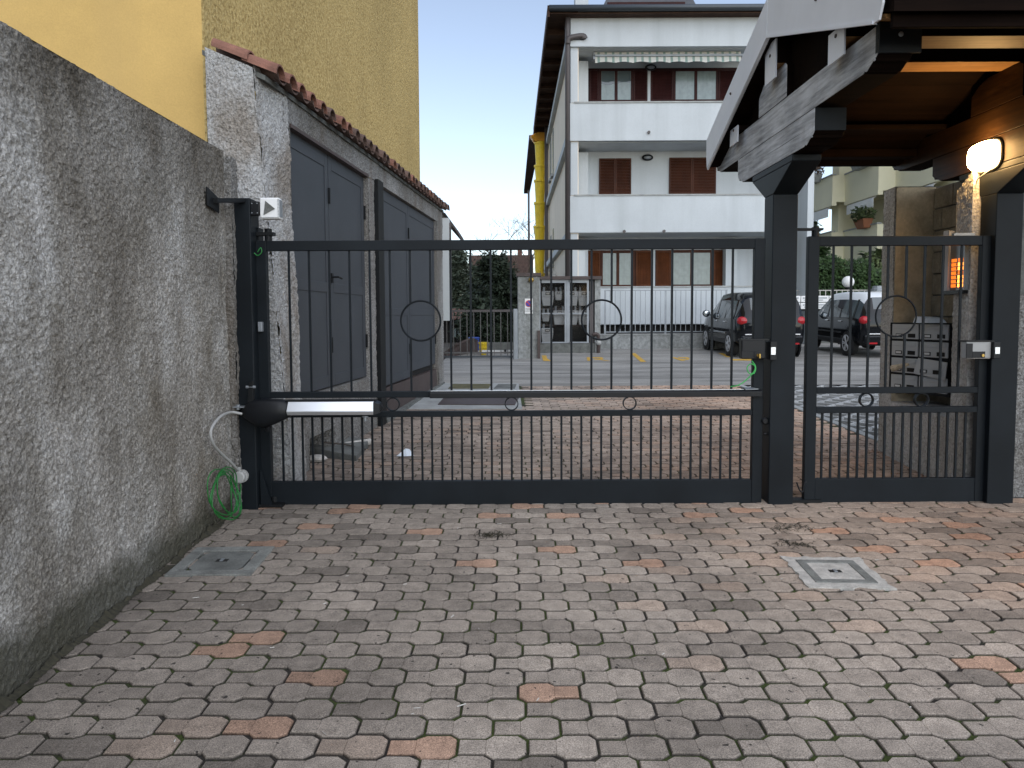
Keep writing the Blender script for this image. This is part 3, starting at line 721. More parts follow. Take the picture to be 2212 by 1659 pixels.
# ================================================================== GATE POST (left) and driveway gate
GY = 5.93
px0, px1 = X(491,5.79,760), X(548,5.79,760)
gp_ = thing('gate_post', ((px0+px1)/2, 5.89, gz(5.89)), 'square charcoal steel post against the left wall carrying the wide gate', 'post')
mb = MB(); mb.box(px0, 5.79, gz(5.8)-.03, px1, 5.99, 2.505); mb.build('post', M['gate'], gp_, bevel=.008)
mb = MB(); mb.box(px1+.001, 5.93, gz(5.9)+.01, px1+.012, 6.05, 2.3); mb.build('side_plate', M['gate'], gp_)
mb = MB(); mb.prism([(px1+.012,5.83,gz(5.8)+.02),(px1+.10,5.83,gz(5.8)+.02),(px1+.012,5.83,gz(5.8)+.30)], (0,.012,0)); mb.build('gusset', M['gate'], gp_)
mb = MB(); wxp = wall_x(5.35); 
mb.prism([(wxp+.012,5.34,2.385),(wxp+.012,5.55,2.36),(wxp+.012,5.55,2.465),(wxp+.012,5.34,2.515)], (.012,0,0))
mb.hexa([(wxp+.02,5.43,2.415),(wxp+.02,5.47,2.415),(px0+.13,5.81,2.47),(px0+.17,5.79,2.47),(wxp+.02,5.43,2.45),(wxp+.02,5.47,2.45),(px0+.13,5.81,2.50),(px0+.17,5.79,2.50)][0:1]+[(wxp+.06,5.43,2.415),(px0+.17,5.79,2.47),(px0+.13,5.81,2.47)]+[(wxp+.02,5.43,2.45),(wxp+.06,5.43,2.45),(px0+.17,5.79,2.502),(px0+.13,5.81,2.502)])
mb.build('wall_bracket', M['black_metal'], gp_, bevel=.003)
hx = X(560, GY, 510)
mb = MB(); mb.box(px1, 5.90, 2.235, hx+.12, 5.96, 2.262); mb.cyl((hx+.07,GY,2.19),(hx+.07,GY,2.29),.028,14); mb.build('top_hinge', M['black_metal'], gp_, bevel=.003)
mb = MB(); mb.box(px1-.02, 5.82, gz(5.9)+.0, hx+.16, 6.0, gz(5.9)+.022); mb.cyl((hx+.07,GY,gz(5.9)+.02),(hx+.07,GY,gz(5.9)+.065),.036,14); mb.build('floor_pivot', M['black_metal'], gp_, bevel=.003)
mb = MB(); mb.box(px1+.012, 5.86, 1.50, px1+.045, 5.90, 1.575); mb.build('photocell', M['steel'], gp_, bevel=.004)

GX0, GX1 = X(561, GY, 800), X(1647, GY, 800)
GZ0, GZ1 = Z(1089, GY), Z(518, GY)
def gate_leaf(root, x0, x1, z0, z1, panel_top, lr0, lr1, ur0, ur1, top_h, stile, bars_u, bars_l, rings, small, small_r, ring_r, ring_z, yc=GY):
    T = .028
    mb = MB(); mb.box(x0, yc-T, z0, x0+stile, yc+T, z1); mb.build('stile', M['gate'], root, bevel=.004)
    mb = MB(); mb.box(x1-stile, yc-T, z0, x1, yc+T, z1); mb.build('stile', M['gate'], root, bevel=.004)
    mb = MB(); mb.box(x0+stile, yc-T+.002, z1-top_h, x1-stile, yc+T-.002, z1-.001); mb.build('top_rail', M['gate'], root, bevel=.004)
    mb = MB(); mb.box(x0+stile, yc-T+.002, lr0, x1-stile, yc+T-.002, lr1); mb.build('middle_rail', M['gate'], root, bevel=.004)
    mb = MB(); mb.box(x0+stile, yc-T+.002, ur0, x1-stile, yc+T-.002, ur1); mb.build('middle_rail', M['gate'], root, bevel=.004)
    mb = MB(); mb.box(x0+stile, yc-T+.003, z0+.001, x1-stile, yc+T-.003, panel_top); mb.build('kick_plate', M['gate'], root, bevel=.004)
    b = .0078
    for x in bars_u:
        hit = [r_ for r_ in rings if abs(x-r_) < ring_r]
        mb = MB()
        if hit:
            hgt = math.sqrt(ring_r**2-(x-hit[0])**2)
            mb.box(x-b, yc-b, ur1-.002, x+b, yc+b, ring_z-hgt+.004); mb.build('bar', M['gate'], root); mb = MB(); mb.box(x-b, yc-b, ring_z+hgt-.004, x+b, yc+b, z1-top_h+.002)
        else: mb.box(x-b, yc-b, ur1-.002, x+b, yc+b, z1-top_h+.002)
        mb.build('bar', M['gate'], root)
    for x in bars_l:
        mb = MB(); mb.box(x-b, yc-b, panel_top-.002, x+b, yc+b, lr0+.002); mb.build('bar', M['gate'], root)
    for x in rings:
        mb = MB(); mb.ring((x,yc,ring_z), ring_r, .0075, 'y', 48, 6); mb.build('large_ring', M['gate'], root, smooth=True)
    for x in small:
        mb = MB(); mb.ring((x,yc,(lr1+ur0)/2), small_r, .0035, 'y', 28, depth=.035); mb.build('small_ring', M['gate'], root)
dg = thing('driveway_gate', (GX0, GY, gz(GY)), 'wide charcoal swing gate of thin bars with two large rings across the drive', 'gate')
def gxs(us, v=770): return [X(q, GY, v) for q in us]
ub = [628.5+43.27*k for k in range(23)]
XU = gxs(ub)
sp_ = XU[1]-XU[0]
XL = [XU[0]-sp_/2+sp_/2*k for k in range(47)]
gate_leaf(dg, GX0, GX1, GZ0, GZ1, Z(1037,GY), Z(899,GY), Z(887,GY), Z(857,GY), Z(844,GY), Z(518,GY)-Z(540,GY), .08,
          XU, XL, [(XU[6]+XU[7])/2, (XU[15]+XU[16])/2], gxs([849,1105,1360],868), .050, Z(648,GY)-Z(691,GY), Z(692,GY))
# bar-shaped safety tube on the middle rail
bz = Z(850,GY); bx0, bx1 = X(930,GY,850), X(1640,GY,850)
mb = MB(); mb.prism([(bx0,GY-.075,bz-.027),(bx0,GY-.030,bz-.027),(bx0,GY-.030,bz+.027),(bx0,GY-.062,bz+.027),(bx0,GY-.075,bz+.014)], (bx1-bx0,0,0))
mb.build('safety_bar', M['black'], dg, bevel=.004)
mb = MB(); mb.box(bx0+.005,GY-.060,bz+.027,bx1-.14,GY-.036,bz+.030); mb.build('safety_bar_highlight', M['alu'], dg)  # bright strip added as the highlight along the bar's top edge
mb = MB(); mb.prism([(bx1-.13,GY-.075,bz+.026),(bx1-.03,GY-.075,bz+.030),(bx1-.06,GY-.03,bz+.036),(bx1-.13,GY-.03,bz+.036)], (0,0,.006)); mb.build('end_cap', M['steel'], dg)
# electric lock on gate stile
def lock_box(root, x0, x1, z0, z1, yf, pale, key):
    mb = MB(); mb.box(x0, yf, z0, x1, yf+.075, z1); o_ = mb.build('electric_lock', M['grey_plastic'] if pale else M['black'], root, bevel=.010, seg=3)
    h = z1-z0; w_ = x1-x0
    m2 = MB(); m2.box(x0-.006, yf-.004, z1-.006, x1+.02, yf+.085, z1+.006); m2.build('cover_lip', M['black'], o_)
    m2 = MB()
    if pale: m2.box(x0-.004, yf-.006, z0+.006, x0+w_*.24, yf, z1-h*.12); m2.box(x0+w_*.24, yf-.006, z0+h*.06, x0+w_*.74, yf, z0+h*.42)
    else: m2.box(x0-.003, yf-.006, z0+.004, x1-w_*.22, yf, z0+h*.40); m2.box(x0+w_*.50, yf-.012, z0+h*.10, x0+w_*.75, yf-.0065, z0+h*.36)
    m2.build('lock_plate', M['black'], o_, bevel=.002)
    m2 = MB(); cx = x0+w_*(.64 if pale else .66); cz = z0+h*.2
    m2.cyl((cx,yf-.014,cz),(cx,yf-.005,cz),.011,12)
    if key: m2.box(cx-.003,yf-.05,cz-.02,cx+.008,yf-.013,cz+.012)
    m2.build('key' if key else 'cylinder', M['brass'], o_)
    return o_
lx0, lx1 = X(1601,5.84,757), X(1653,5.84,757); lz0, lz1 = Z(778,5.84), Z(736,5.84)
lock_box(dg, lx0, lx1, lz0, lz1, GY-.105, False, True)

# flashing lamp on the post
fl = thing('flashing_lamp', (px1+.03, 5.85, 2.4), 'clear square gate warning lamp bracketed to the left post', 'lamp')
zz0, zz1 = Z(463,5.84), Z(434,5.84)
mb = MB(); mb.box(px1+.001,5.80,zz0,X(561,5.82,450),5.87,zz1); mb.build('bracket', M['black'], fl, bevel=.003)
mb = MB()
for a_, b_ in ((.18,.15),(.82,.15),(.18,.85),(.82,.85)):
    xx = px1+(X(561,5.82,450)-px1)*a_; zq = zz0+(zz1-zz0)*b_; mb.cyl((xx,5.795,zq),(xx,5.802,zq),.0045,8)
mb.build('screw', M['steel'], fl)
fx0, fx1, fz0, fz1 = X(562.5,5.82,450), X(605,5.82,450), Z(471,5.82), Z(425,5.82)
mb = MB(); mb.box(fx0,5.80,fz0,fx1,5.88,fz1); mb.build('lens', M['white'], fl, bevel=.012, seg=3)
mb = MB(); cxm, czm = fx0+(fx1-fx0)*.44, (fz0+fz1)/2
mb.prism([(cxm-.035,5.794,czm-.05),(cxm+.052,5.794,czm-.005),(cxm-.02,5.794,czm+.055)], (0,.005,0)); mb.build('triangle_mark', M['concrete_dark'], fl)
mb = MB()
for k in range(12): mb.box(fx1-.006,5.805+k*.006,fz0+.015,fx1+.003,5.808+k*.006,fz1-.015)
for k in range(14): zq = fz0+.012+k*(fz1-fz0-.024)/13; mb.box(fx1-.012,5.796,zq-.002,fx1-.002,5.80,zq+.002)
mb.box(fx0+.012,5.796,fz0+.010,fx1-.012,5.80,fz0+.013)
mb.build('lens_ribs', M['steel'], fl)

# ------------------------------------------------------------------ swing operator
OY = 5.70
op = thing('gate_operator', (px0+.15, OY, 1.0), 'black and silver hydraulic arm opener across the gate and left post', 'gate opener')
oz = Z(888, OY); ox0, ox1 = X(521,OY,888), X(628,OY,888)
mb = MB(); secs = []
cxs = np.linspace(ox0, ox1, 9); top = [.02,.070,.092,.098,.098,.098,.096,.088,.055]; bot = [-.030,-.065,-.095,-.118,-.118,-.10,-.08,-.058,-.03]; dep = [.035,.070,.082,.088,.09,.09,.086,.078,.05]
vs = []; n = 14
for x, t, b, d in zip(cxs, top, bot, dep):
    for k in range(n):
        a_ = 2*math.pi*k/n; ca, sa = math.cos(a_), math.sin(a_)
        sx = math.copysign(abs(ca)**.6, ca); sz = math.copysign(abs(sa)**.6, sa)
        vs.append((x, OY+.03+sx*d*.8, oz + (sz*t if sz > 0 else -sz*b)))
fs = [(i*n+k,i*n+(k+1)%n,(i+1)*n+(k+1)%n,(i+1)*n+k) for i in range(8) for k in range(n)] + [tuple(range(n)), tuple(range(8*n,9*n))]
mb.add(vs, fs); mb.build('motor_housing', M['black'], op, smooth=True)
mb = MB(); mb.cyl(((ox0+ox1)/2,OY+.03,oz-.08),((ox0+ox1)/2+.005,OY+.03,oz-.15),.035,12,.018); mb.build('release_knob', M['black'], op)
tx0, tx1 = X(622,OY,880), X(808,OY,880); tz = Z(879.5,OY)
mb = MB(); mb.prism([(tx0,OY-.025,tz-.050),(tx0,OY+.08,tz-.050),(tx0,OY+.08,tz+.052),(tx0,OY+.005,tz+.050),(tx0,OY-.045,tz-.018),(tx0,OY-.045,tz-.024)], (tx1-tx0,0,0)); mb.build('tube', M['alu'], op, bevel=.006)
mb = MB(); mb.box(tx0-.02,OY+.0,tz+.05,tx1+.01,OY+.08,tz+.058); mb.build('tube_rib', M['black'], op)
mb = MB(); cxe = tx1
mb.add([(cxe,OY-.037,tz-.05),(cxe,OY+.082,tz-.05),(cxe,OY+.082,tz+.054),(cxe,OY-.037,tz+.045),(cxe+.045,OY-.02,tz-.035),(cxe+.045,OY+.065,tz-.035),(cxe+.045,OY+.065,tz+.035),(cxe+.045,OY-.02,tz+.03),(cxe+.062,OY+.02,tz-.008),(cxe+.062,OY+.04,tz-.008),(cxe+.062,OY+.04,tz+.005),(cxe+.062,OY+.02,tz+.005)],
 [(0,1,2,3),(0,4,5,1),(1,5,6,2),(2,6,7,3),(3,7,4,0),(4,8,9,5),(5,9,10,6),(6,10,11,7),(7,11,8,4),(8,11,10,9)])
mb.build('end_cap', M['black'], op)
mb = MB(); zz = Z(877,OY); mb.box(X(503,OY,877),OY,zz-.004,X(528,OY,877),OY+.08,zz+.004); mb.cyl((X(511,OY,877),OY+.03,zz-.02),(X(511,OY,877),OY+.03,zz+.016),.016,8); mb.build('rear_bracket', M['steel'], op)
mb = MB(); qx, qz = X(787,OY,903), Z(903,OY); mb.cyl((qx,OY+.03,qz+.008),(qx,OY+.03,qz+.016),.024,12); mb.cyl((qx,OY+.03,qz-.022),(qx,OY+.03,qz+.008),.010,8); mb.build('front_bolt', M['steel'], op)
mb = MB(); hx_ = X(541,OY,850); mb.hexa([(hx_-.025,OY,oz+.07),(hx_+.02,OY,oz+.07),(hx_+.02,OY+.04,oz+.07),(hx_-.025,OY+.04,oz+.07),(hx_-.012,OY,oz+.225),(hx_+.018,OY,oz+.235),(hx_+.018,OY+.04,oz+.235),(hx_-.012,OY+.04,oz+.225)])
mb.build('bracket_lug', M['black_metal'], op, bevel=.003)
mb = MB(); mb.cyl((hx_-.035,OY+.01,oz+.19),(hx_+.035,OY+.01,oz+.19),.011,8); mb.build('pin', M['steel'], op)
# grey feed cable, junction box, green coil
def bez(P, n=24):
    P = [Vector(p) for p in P]; out = []
    for i in range(len(P)-1):
        p0 = P[max(i-1,0)]; p1 = P[i]; p2 = P[i+1]; p3 = P[min(i+2,len(P)-1)]
        for k in range(n):
            t = k/n; out.append(0.5*((2*p1)+(-p0+p2)*t+(2*p0-5*p1+4*p2-p3)*t*t+(-p0+3*p1-3*p2+p3)*t**3))
    return out+[P[-1]]
cb = MB(); cb.tube(bez([W(522,894,5.66),W(497,891,5.58),W(474,902,5.36),W(456,928,5.22),W(459,955,5.22),W(476,978,5.36),W(500,1000,5.55),W(514,1016,5.68)],10), .0105, 8)
jb = W(518,1030,5.75)
fc = thing('feed_cable', jb, 'thick grey cable looping from the gate opener down to a round box', 'cable')
cb.build('cable', M['grey_plastic'], fc, smooth=True)
jbx = thing('junction_box', jb, 'round grey junction box on the front of the left post', 'junction box')
mb = MB(); mb.lathe((jb.x,jb.y-.03,jb.z), [(.036,0),(.046,.006),(.046,.045)], 20, 'y'); mb.build('cover', M['grey_plastic'], jbx)
mb = MB(); mb.lathe((jb.x+.006,jb.y+.016,jb.z), [(.050,0),(.050,.024)], 20, 'y'); mb.build('box', M['grey_plastic'], jbx)
mb = MB(); mb.cyl((jb.x-.005,jb.y,jb.z+.04),(jb.x-.005,jb.y,jb.z+.075),.015,8); mb.build('gland', M['grey_plastic'], jbx)
pts = [W(520,1045,5.73),W(519,1068,5.72),W(511,1095,5.62),W(500,1112,5.52)]
cc = Vector((wall_x(5.42)+.04, 5.42, gz(5.42)+.215))
ring_pts = []
rr = random.Random(3)
for k in range(6*20):
    t = 2*math.pi*k/20; turn = k/20
    ey = .225+.055*math.sin(turn*2.3)+.02*math.sin(t*2+turn); ez = .175+.03*math.cos(turn*1.7); a_ = .5-t
    yv = cc.y+.05*math.sin(turn*2.9)+ey*math.cos(a_)-.07*math.sin(a_); zv = cc.z+ez*math.sin(a_)+.05*math.sin(turn*1.3)*math.cos(a_)
    ring_pts.append((wall_x(yv)+.045+.006*(turn%3)+max(0,.05*(cc.z-zv)/.18), yv, max(gz(yv)+.012, zv)))
cl = thing('green_cable_coil', (cc.x,cc.y,gz(cc.y)), 'coil of green wire resting on the ground at the wall foot', 'cable coil')
mb = MB(); mb.tube(bez(pts,8)+[Vector(p) for p in ring_pts], .0042, 6); mb.build('wire', M['green_wire'], cl, smooth=True)
# green wire up the post and at the lock
gw = thing('green_wire', W(548,540,6.0), 'thin dark green wire looped beside the top hinge of the wide gate', 'wire')
mb = MB(); yy = 5.86; mb.tube(bez([W(556,545,yy),W(563,535,yy),W(565,545,yy),W(556,552,yy),W(546,545,yy),W(543,560,yy),W(545,590,yy),W(553,620,yy+.05),W(565,650,yy+.1)],8), .0042, 6); mb.build('wire', M['green_wire'], gw, smooth=True)
gw = thing('green_wire', W(1620,800,5.82), 'loop of light green wire hanging below the lock of the wide gate', 'wire')
mb = MB(); yy = 5.855; mb.tube(bez([W(1624,779,yy),W(1632,792,yy),W(1629,806,yy),W(1618,806,yy),W(1614,794,yy),W(1622,786,yy),W(1631,792,yy),W(1627,805,yy),W(1608,824,yy),W(1592,833,yy),W(1578,835,yy+.03)],8), .0046, 6); mb.build('wire', M['green_light'], gw, smooth=True)

# ================================================================== PEDESTRIAN GATE
QX0, QX1 = X(1739,GY,800), X(2133,GY,800); QZ0, QZ1 = Z(1084,GY,1940), Z(510,GY,1940)
pg = thing('pedestrian_gate', (QX0, GY, gz(GY)), 'narrow charcoal gate with one large ring under the timber canopy', 'gate')
uu = [1798.5+39.45*k for k in range(8)]; ul = [1775+19.3*k for k in range(17)]
XU2 = [X(q,GY,640) for q in uu]; XL2 = [X(q,GY,960) for q in ul]
gate_leaf(pg, QX0, QX1, QZ0, QZ1, Z(1032,GY,1940), Z(891,GY,1940), Z(878,GY,1940), Z(849,GY,1940), Z(836,GY,1940), Z(510,GY)-Z(531,GY), .085,
          XU2, XL2, [(XU2[3]+XU2[4])/2], [X(1871,GY,864),X(1990,GY,864)], .052, .157, Z(683,GY,1940))
k0, k1 = X(2085,5.84,757), X(2139,5.84,757)
lock_box(pg, k0, k1, Z(775,5.84,2110), Z(737,5.84,2110), GY-.105, True, False)
mb = MB(); mb.cyl((QX0+.06,GY,QZ1),(QX0+.06,GY,QZ1+.07),.028,12); mb.box(2.17,GY-.03,QZ1+.045,QX0+.11,GY+.03,QZ1+.062); mb.build('top_hinge', M['black_metal'], pg)
mb = MB(); mb.cyl((QX0+.05,GY,gz(GY)+.01),(QX0+.05,GY,QZ0+.01),.036,14); mb.box(2.17,GY-.05,gz(GY)+.0,QX0+.13,GY+.05,gz(GY)+.022); mb.build('floor_pivot', M['black_metal'], pg)
mb = MB(); yy=5.86; mb.tube(bez([W(1721,1042,yy),W(1727,1058,yy),W(1734,1062,yy),W(1737,1045,yy),W(1743,1040,yy)],8), .006, 6); mb.build('earth_cable', M['black'], pg, smooth=True)
mb = MB(); mb.box(QX1-.30,GY-.018,QZ1,QX1-.14,GY+.018,QZ1+.02); mb.build('rubber_strip', M['mortar'], pg)

# ================================================================== CANOPY over the gates
cn = thing('entrance_canopy', (2.08, 5.95, gz(5.9)), 'pitched timber canopy with grey metal verge on two charcoal steel posts', 'canopy')
LX0, LX1, RX0, RX1 = 1.985, 2.175, 3.68, 3.885
def post(x0, x1):
    mb = MB(); mb.box(x0, 5.85, gz(5.9)-.03, x1, 6.05, 2.522)
    P = [(x0,5.85,2.522),(x1,5.85,2.522),(x1,6.05,2.522),(x0,6.05,2.522)]
    Q = [(x0-.008,5.445,2.69),(x1+.008,5.445,2.69),(x1+.008,6.34,2.69),(x0-.008,6.34,2.69)]
    mb.hexa(P+Q); mb.box(x0-.008,5.445,2.6905,x1+.008,6.34,2.739)
    return mb.build('post', M['gate'], cn, bevel=.006)
pL = post(LX0, LX1); pR = post(RX0, RX1)
mb = MB(); mb.box(LX0-.02,GY-.09,Z(777,5.88,1660),LX0+.0,GY-.02,Z(737,5.88,1660)); mb.box(LX0-.022,GY-.135,Z(777,5.88,1660),LX0+.028,GY-.075,Z(737,5.88,1660)); mb.build('lock_keep', M['black'], pL, bevel=.004)
mb = MB(); mb.box(LX0-.018,GY-.141,Z(765,5.88,1660),LX0+.016,GY-.134,Z(749,5.88,1660)); mb.build('strike', M['alu'], pL)
mb = MB(); mb.box(RX0-.02,GY-.135,Z(773,5.88,2140),RX0+.03,GY-.05,Z(738,5.88,2140)); mb.build('lock_keep', M['black'], pR, bevel=.004)
mb = MB(); mb.box(RX0-.012,GY-.141,Z(763,5.88,2140),RX0+.022,GY-.134,Z(749,5.88,2140)); mb.build('strike', M['alu'], pR)
mb = MB(); zq = Z(937,5.9,1655); mb.cyl((1.955,5.9,zq),(LX0,5.9,zq),.010,8); zq=Z(909,5.9,1655); mb.lathe((1.965,5.88,zq),[(.02,0),(.03,.01),(.02,.03)],12,'y'); mb.build('gate_stop', M['black'], pL)
# carved horizontal beams running through the gate line
def carved(x0, x1, ya, yb_, z0, z1, mat_, name, front_cap=True):
    h = z1-z0
    # profile in (y, z): front end ya carved below, back end yb_ carved below
    pr = [(ya,z1),(ya,z0+h*.30),(ya+.03,z0+h*.20),(ya+.035,z0+h*.13),(ya+.06,z0+h*.16),(ya+.10,z0+h*.08),(ya+.135,z0+.0),(ya+.16,z0+h*.04),(ya+.17,z0),
          (yb_-.17,z0),(yb_-.16,z0+h*.04),(yb_-.135,z0),(yb_-.10,z0+h*.08),(yb_-.06,z0+h*.16),(yb_-.035,z0+h*.13),(yb_-.03,z0+h*.20),(yb_,z0+h*.30),(yb_,z1)]
    mb = MB(); mb.cur = 1; mb.prism([(x0,y,z) for y,z in pr], (x1-x0,0,0)); mb.mi[0] = 0; o_ = mb.build(name, [mat_, M['wood_dark']], cn, bevel=.003, seg=1)
    return o_
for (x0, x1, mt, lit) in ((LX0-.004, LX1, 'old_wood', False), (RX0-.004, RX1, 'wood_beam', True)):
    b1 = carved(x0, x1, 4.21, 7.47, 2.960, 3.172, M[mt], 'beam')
    b2 = carved(x0-.004, x1+.004, 5.06, 6.745, 2.742, 2.956, M[mt], 'corbel_beam')
    mb = MB(); mb.box(x0-.004,4.190,3.015,x1+.03,4.207,3.175); mb.box(x0-.006,4.207,3.02,x0-.0045,4.23,3.175); mb.build('end_cap', M['gate'], b1, bevel=.002)
    mb = MB(); mb.sphere((x0+.11,4.188,3.11),.014,10,6,1,.6,1); mb.build('bolt', M['steel'], b1)
    mb = MB(); mb.box(x0-.002,5.052,2.81,x1+.006,5.058,2.954); mb.build('end_cap', M['gate'], b2)
    # king block with chamfered top and underside bracket plate
    mb = MB(); mb.cur = 1; mb.prism([(x0,5.59,3.175),(x0,5.59,3.40),(x0,5.63,3.425),(x0,6.0,3.425),(x0,6.10,3.40),(x0,6.21,3.33),(x0,6.215,3.175)], (x1-x0,0,0)); mb.mi[0] = 0; mb.build('king_block', [M[mt], M['wood_dark']], cn, bevel=.004)
    # dark raking board behind, standing for the shaded gable void
    mb = MB(); xi = x0+.05
    mb.prism([(xi,4.3,3.175),(xi,4.5,3.27),(xi,5.65,3.62),(xi,6.9,3.17)], (.05,0,0)); mb.build('gable_shade_board', M['wood_dark'], cn)
# purlins along the ridge and slopes, with sheet-metal end caps
for (ya, yb_, z0, z1) in ((4.49,4.70,3.205,3.285),(5.64,5.86,3.427,3.60),(6.56,6.77,3.172,3.21)):
    wm_ = 'wood_x' if ya < 6 else 'wood_dark'  # lamplight painted as paler wood on the front and ridge undersides
    xe = 1.925
    mb = MB(); mb.cur = 1; mb.box(xe, ya, z0, 4.75, yb_, z1); mb.mi[0] = 0; p_ = mb.build('purlin', [M[wm_], M['wood_dark']], cn, bevel=.003)
    mb = MB(); mb.box(xe-.012, ya-.006, z0-.10, xe-.002, yb_+.006, z1); mb.build('end_plate', M['flash'], p_)
    mb = MB(); mb.cyl((xe-.018,(ya+yb_)/2,(z0+z1)/2),(xe-.011,(ya+yb_)/2,(z0+z1)/2),.012,8); mb.build('bolt', M['brown_metal'], p_)
# roof planes
RY, FY_, BY_ = 5.65, 3.95, 7.32
def zroof(y, base): return base - (.3125 if y < RY else .37)*abs(y-RY)
xl, xr = 1.895, 4.85
nb = 9
for side, ye in (('f',FY_),('b',BY_)):
    for i in range(nb):   # deck boards
        ya = RY+(ye-RY)*i/nb; yb_ = RY+(ye-RY)*(i+1)/nb - (0.004 if ye > RY else -0.004)
        mb = MB(); a0, a1 = zroof(ya,3.635), zroof(yb_,3.635)
        mb.hexa([(xl,ya,a0),(xr,ya,a0),(xr,yb_,a1),(xl,yb_,a1),(xl,ya,a0+.022),(xr,ya,a0+.022),(xr,yb_,a1+.022),(xl,yb_,a1+.022)])
        mb.build('deck_board', M['wood_x'] if (ye < RY and i > 6) else M['wood_dark'], cn)  # front eave boards paler, lamplight put into the colour
    mb = MB(); a0, a1 = zroof(RY,3.665), zroof(ye-(.08 if ye<RY else -.08),3.665)
    y2 = ye-(.08 if ye<RY else -.08)
    mb.hexa([(xl,RY,a0),(xr,RY,a0),(xr,y2,a1),(xl,y2,a1),(xl,RY,a0+.16),(xr,RY,a0+.16),(xr,y2,a1+.13),(xl,y2,a1+.13)])
    mb.build('roofing', M['wood_dark'], cn)
    mb = MB(); zz = zroof(ye,3.60); yo = ye-(.03 if ye<RY else -.03)
    zz += .055 if ye > RY else 0; mb.box(xl+.02, min(ye,yo), zz-.02, xr, max(ye,yo), zz+.20); mb.build('eave_board', M['wood_dark'] , cn, bevel=.004)
# metal verge flashing with rounded lower corners
def verge(x):
    pr = []
    zt = lambda y: zroof(y, 3.89); zb = lambda y: zroof(y, 3.612)
    fy_, by_ = FY_-.05, BY_+.03
    pr += [(fy_+.10, zb(fy_+.10)), (fy_+.045, zb(fy_)+.03), (fy_+.01, zb(fy_)+.10), (fy_-.005, zb(fy_)+.18), (fy_, zt(fy_))]
    pr += [(RY, zt(RY)), (by_, zt(by_)), (by_+.0, zb(by_)+.12), (by_-.02, zb(by_)+.02), (by_-.05, zb(by_)-.01), (RY, zb(RY))]
    mb = MB(); h = len(pr)
    i_r = 5
    f_ = pr[:5]+[(RY,zt(RY)),(RY,zb(RY))]; b_ = [(RY+.003,zb(RY)),(RY+.003,zt(RY))]+pr[6:10]
    vo = mb.prism([(x,y,z) for y,z in f_], (.012,0,0)); mb.prism([(x-.003,y,z) for y,z in b_], (.012,0,0))
    o_ = mb.build('verge_flashing', M['flash'], cn)
    m2 = MB(); 
    for (ya,yb2) in ((fy_+.10,RY),(RY+.003,by_-.05)):
        za, zb2 = zb(ya), zb(yb2); m2.hexa([(x-.008,ya,za-.004),(x+.02,ya,za-.004),(x+.02,yb2,zb2-.004),(x-.008,yb2,zb2-.004),(x-.008,ya,za+.014),(x-.001,ya,za+.014),(x-.001,yb2,zb2+.014),(x-.008,yb2,zb2+.014)])
    m2.build('drip_edge', M['flash'], o_)
    m2 = MB()
    for y in (4.75, 6.55): m2.sphere((x-.004,y,zroof(y,3.80)),.012,8,5)
    m2.build('screw', M['brown_metal'], o_)
verge(1.855)
# dark lining under the back slope between the trusses
mb = MB(); mb.box(LX1+.01, 7.0, 3.03, RX0-.01, 7.14, 3.10); mb.build('tie_beam', M['wood_dark'], cn, bevel=.004)

# ------------------------------------------------------------------ bulkhead lamp
ly_, lz_ = 5.95, Z(337,5.95,2123)
lp = thing('bulkhead_lamp', (3.67, ly_, lz_), 'lit oval bulkhead lamp glowing warm on the timber canopy beam', 'lamp')
def oval(mb, x0, x1, ry, rz, k0=1.0, k1=1.0, n=28, e=.62):
    vs = []
    for x, k in ((x0,k0),(x0+(x1-x0)*.6,(k0+k1)/2+.06),(x1,k1)):
        for i in range(n):
            t = 2*math.pi*i/n; c, s_ = math.cos(t), math.sin(t)
            vs.append((x, ly_+math.copysign(abs(c)**e,c)*ry*k, lz_+math.copysign(abs(s_)**e,s_)*rz*k))
    mb.add(vs, [(i*n+k,i*n+(k+1)%n,(i+1)*n+(k+1)%n,(i+1)*n+k) for i in range(2) for k in range(n)]+[tuple(range(2*n,3*n)),tuple(range(n))])
mb = MB(); oval(mb, 3.676, 3.655, .17, .118, 1, 1); mb.build('base', M['black'], lp)
mb = MB(); oval(mb, 3.655, 3.58, .16, .108, 1, .82); mb.build('diffuser', M['lamp_glow'], lp, smooth=False)
mb = MB(); p0 = W(2118,372,5.88); mb.tube(bez([(3.668,5.9,lz_-.10),W(2114,385,5.95),W(2108,400,6.1),W(2100,416,6.25)],8), .004, 6); mb.build('wire', M['grey_plastic'], lp)

# ================================================================== ENTRANCE WALL with niche on the right
ew = thing('entrance_wall', (3.85, 7, gz(7)), 'rough grey entrance wall with a recessed niche behind the narrow gate', 'wall')
def ex_(y): return 3.63 + .098*(y-6.1)
y0, y1, n0, n1 = 6.07, 7.88, 6.33, 7.60; tz_, sill = 2.86, .74
mb = MB(); st = .014; am = .010
rough_face(mb, (ex_(n0),n0,0), (ex_(y0),y0,0), (ex_(y0),y0,2.74), (ex_(n0),n0,2.62), (-1,0,0), st, am, 51)
rough_face(mb, (ex_(y1),y1,0), (ex_(n1),n1,0), (ex_(n1),n1,tz_), (ex_(y1),y1,tz_), (-1,0,0), st, am, 52)
rough_face(mb, (ex_(n1),n1,0), (ex_(n0),n0,0), (ex_(n0),n0,sill), (ex_(n1),n1,sill), (-1,0,0), st, am, 53)
mb.quad((ex_(y1),y1,0),(5,y1,0),(5,y1,tz_),(ex_(y1),y1,tz_))
mb.quad((ex_(n1),n1,tz_),(ex_(y1),y1,tz_),(5,y1,tz_),(5,n1,tz_))
mb.quad((ex_(n0),n0,sill),(ex_(n1),n1,sill),(4.2,n1,sill),(4.2,n0,sill))
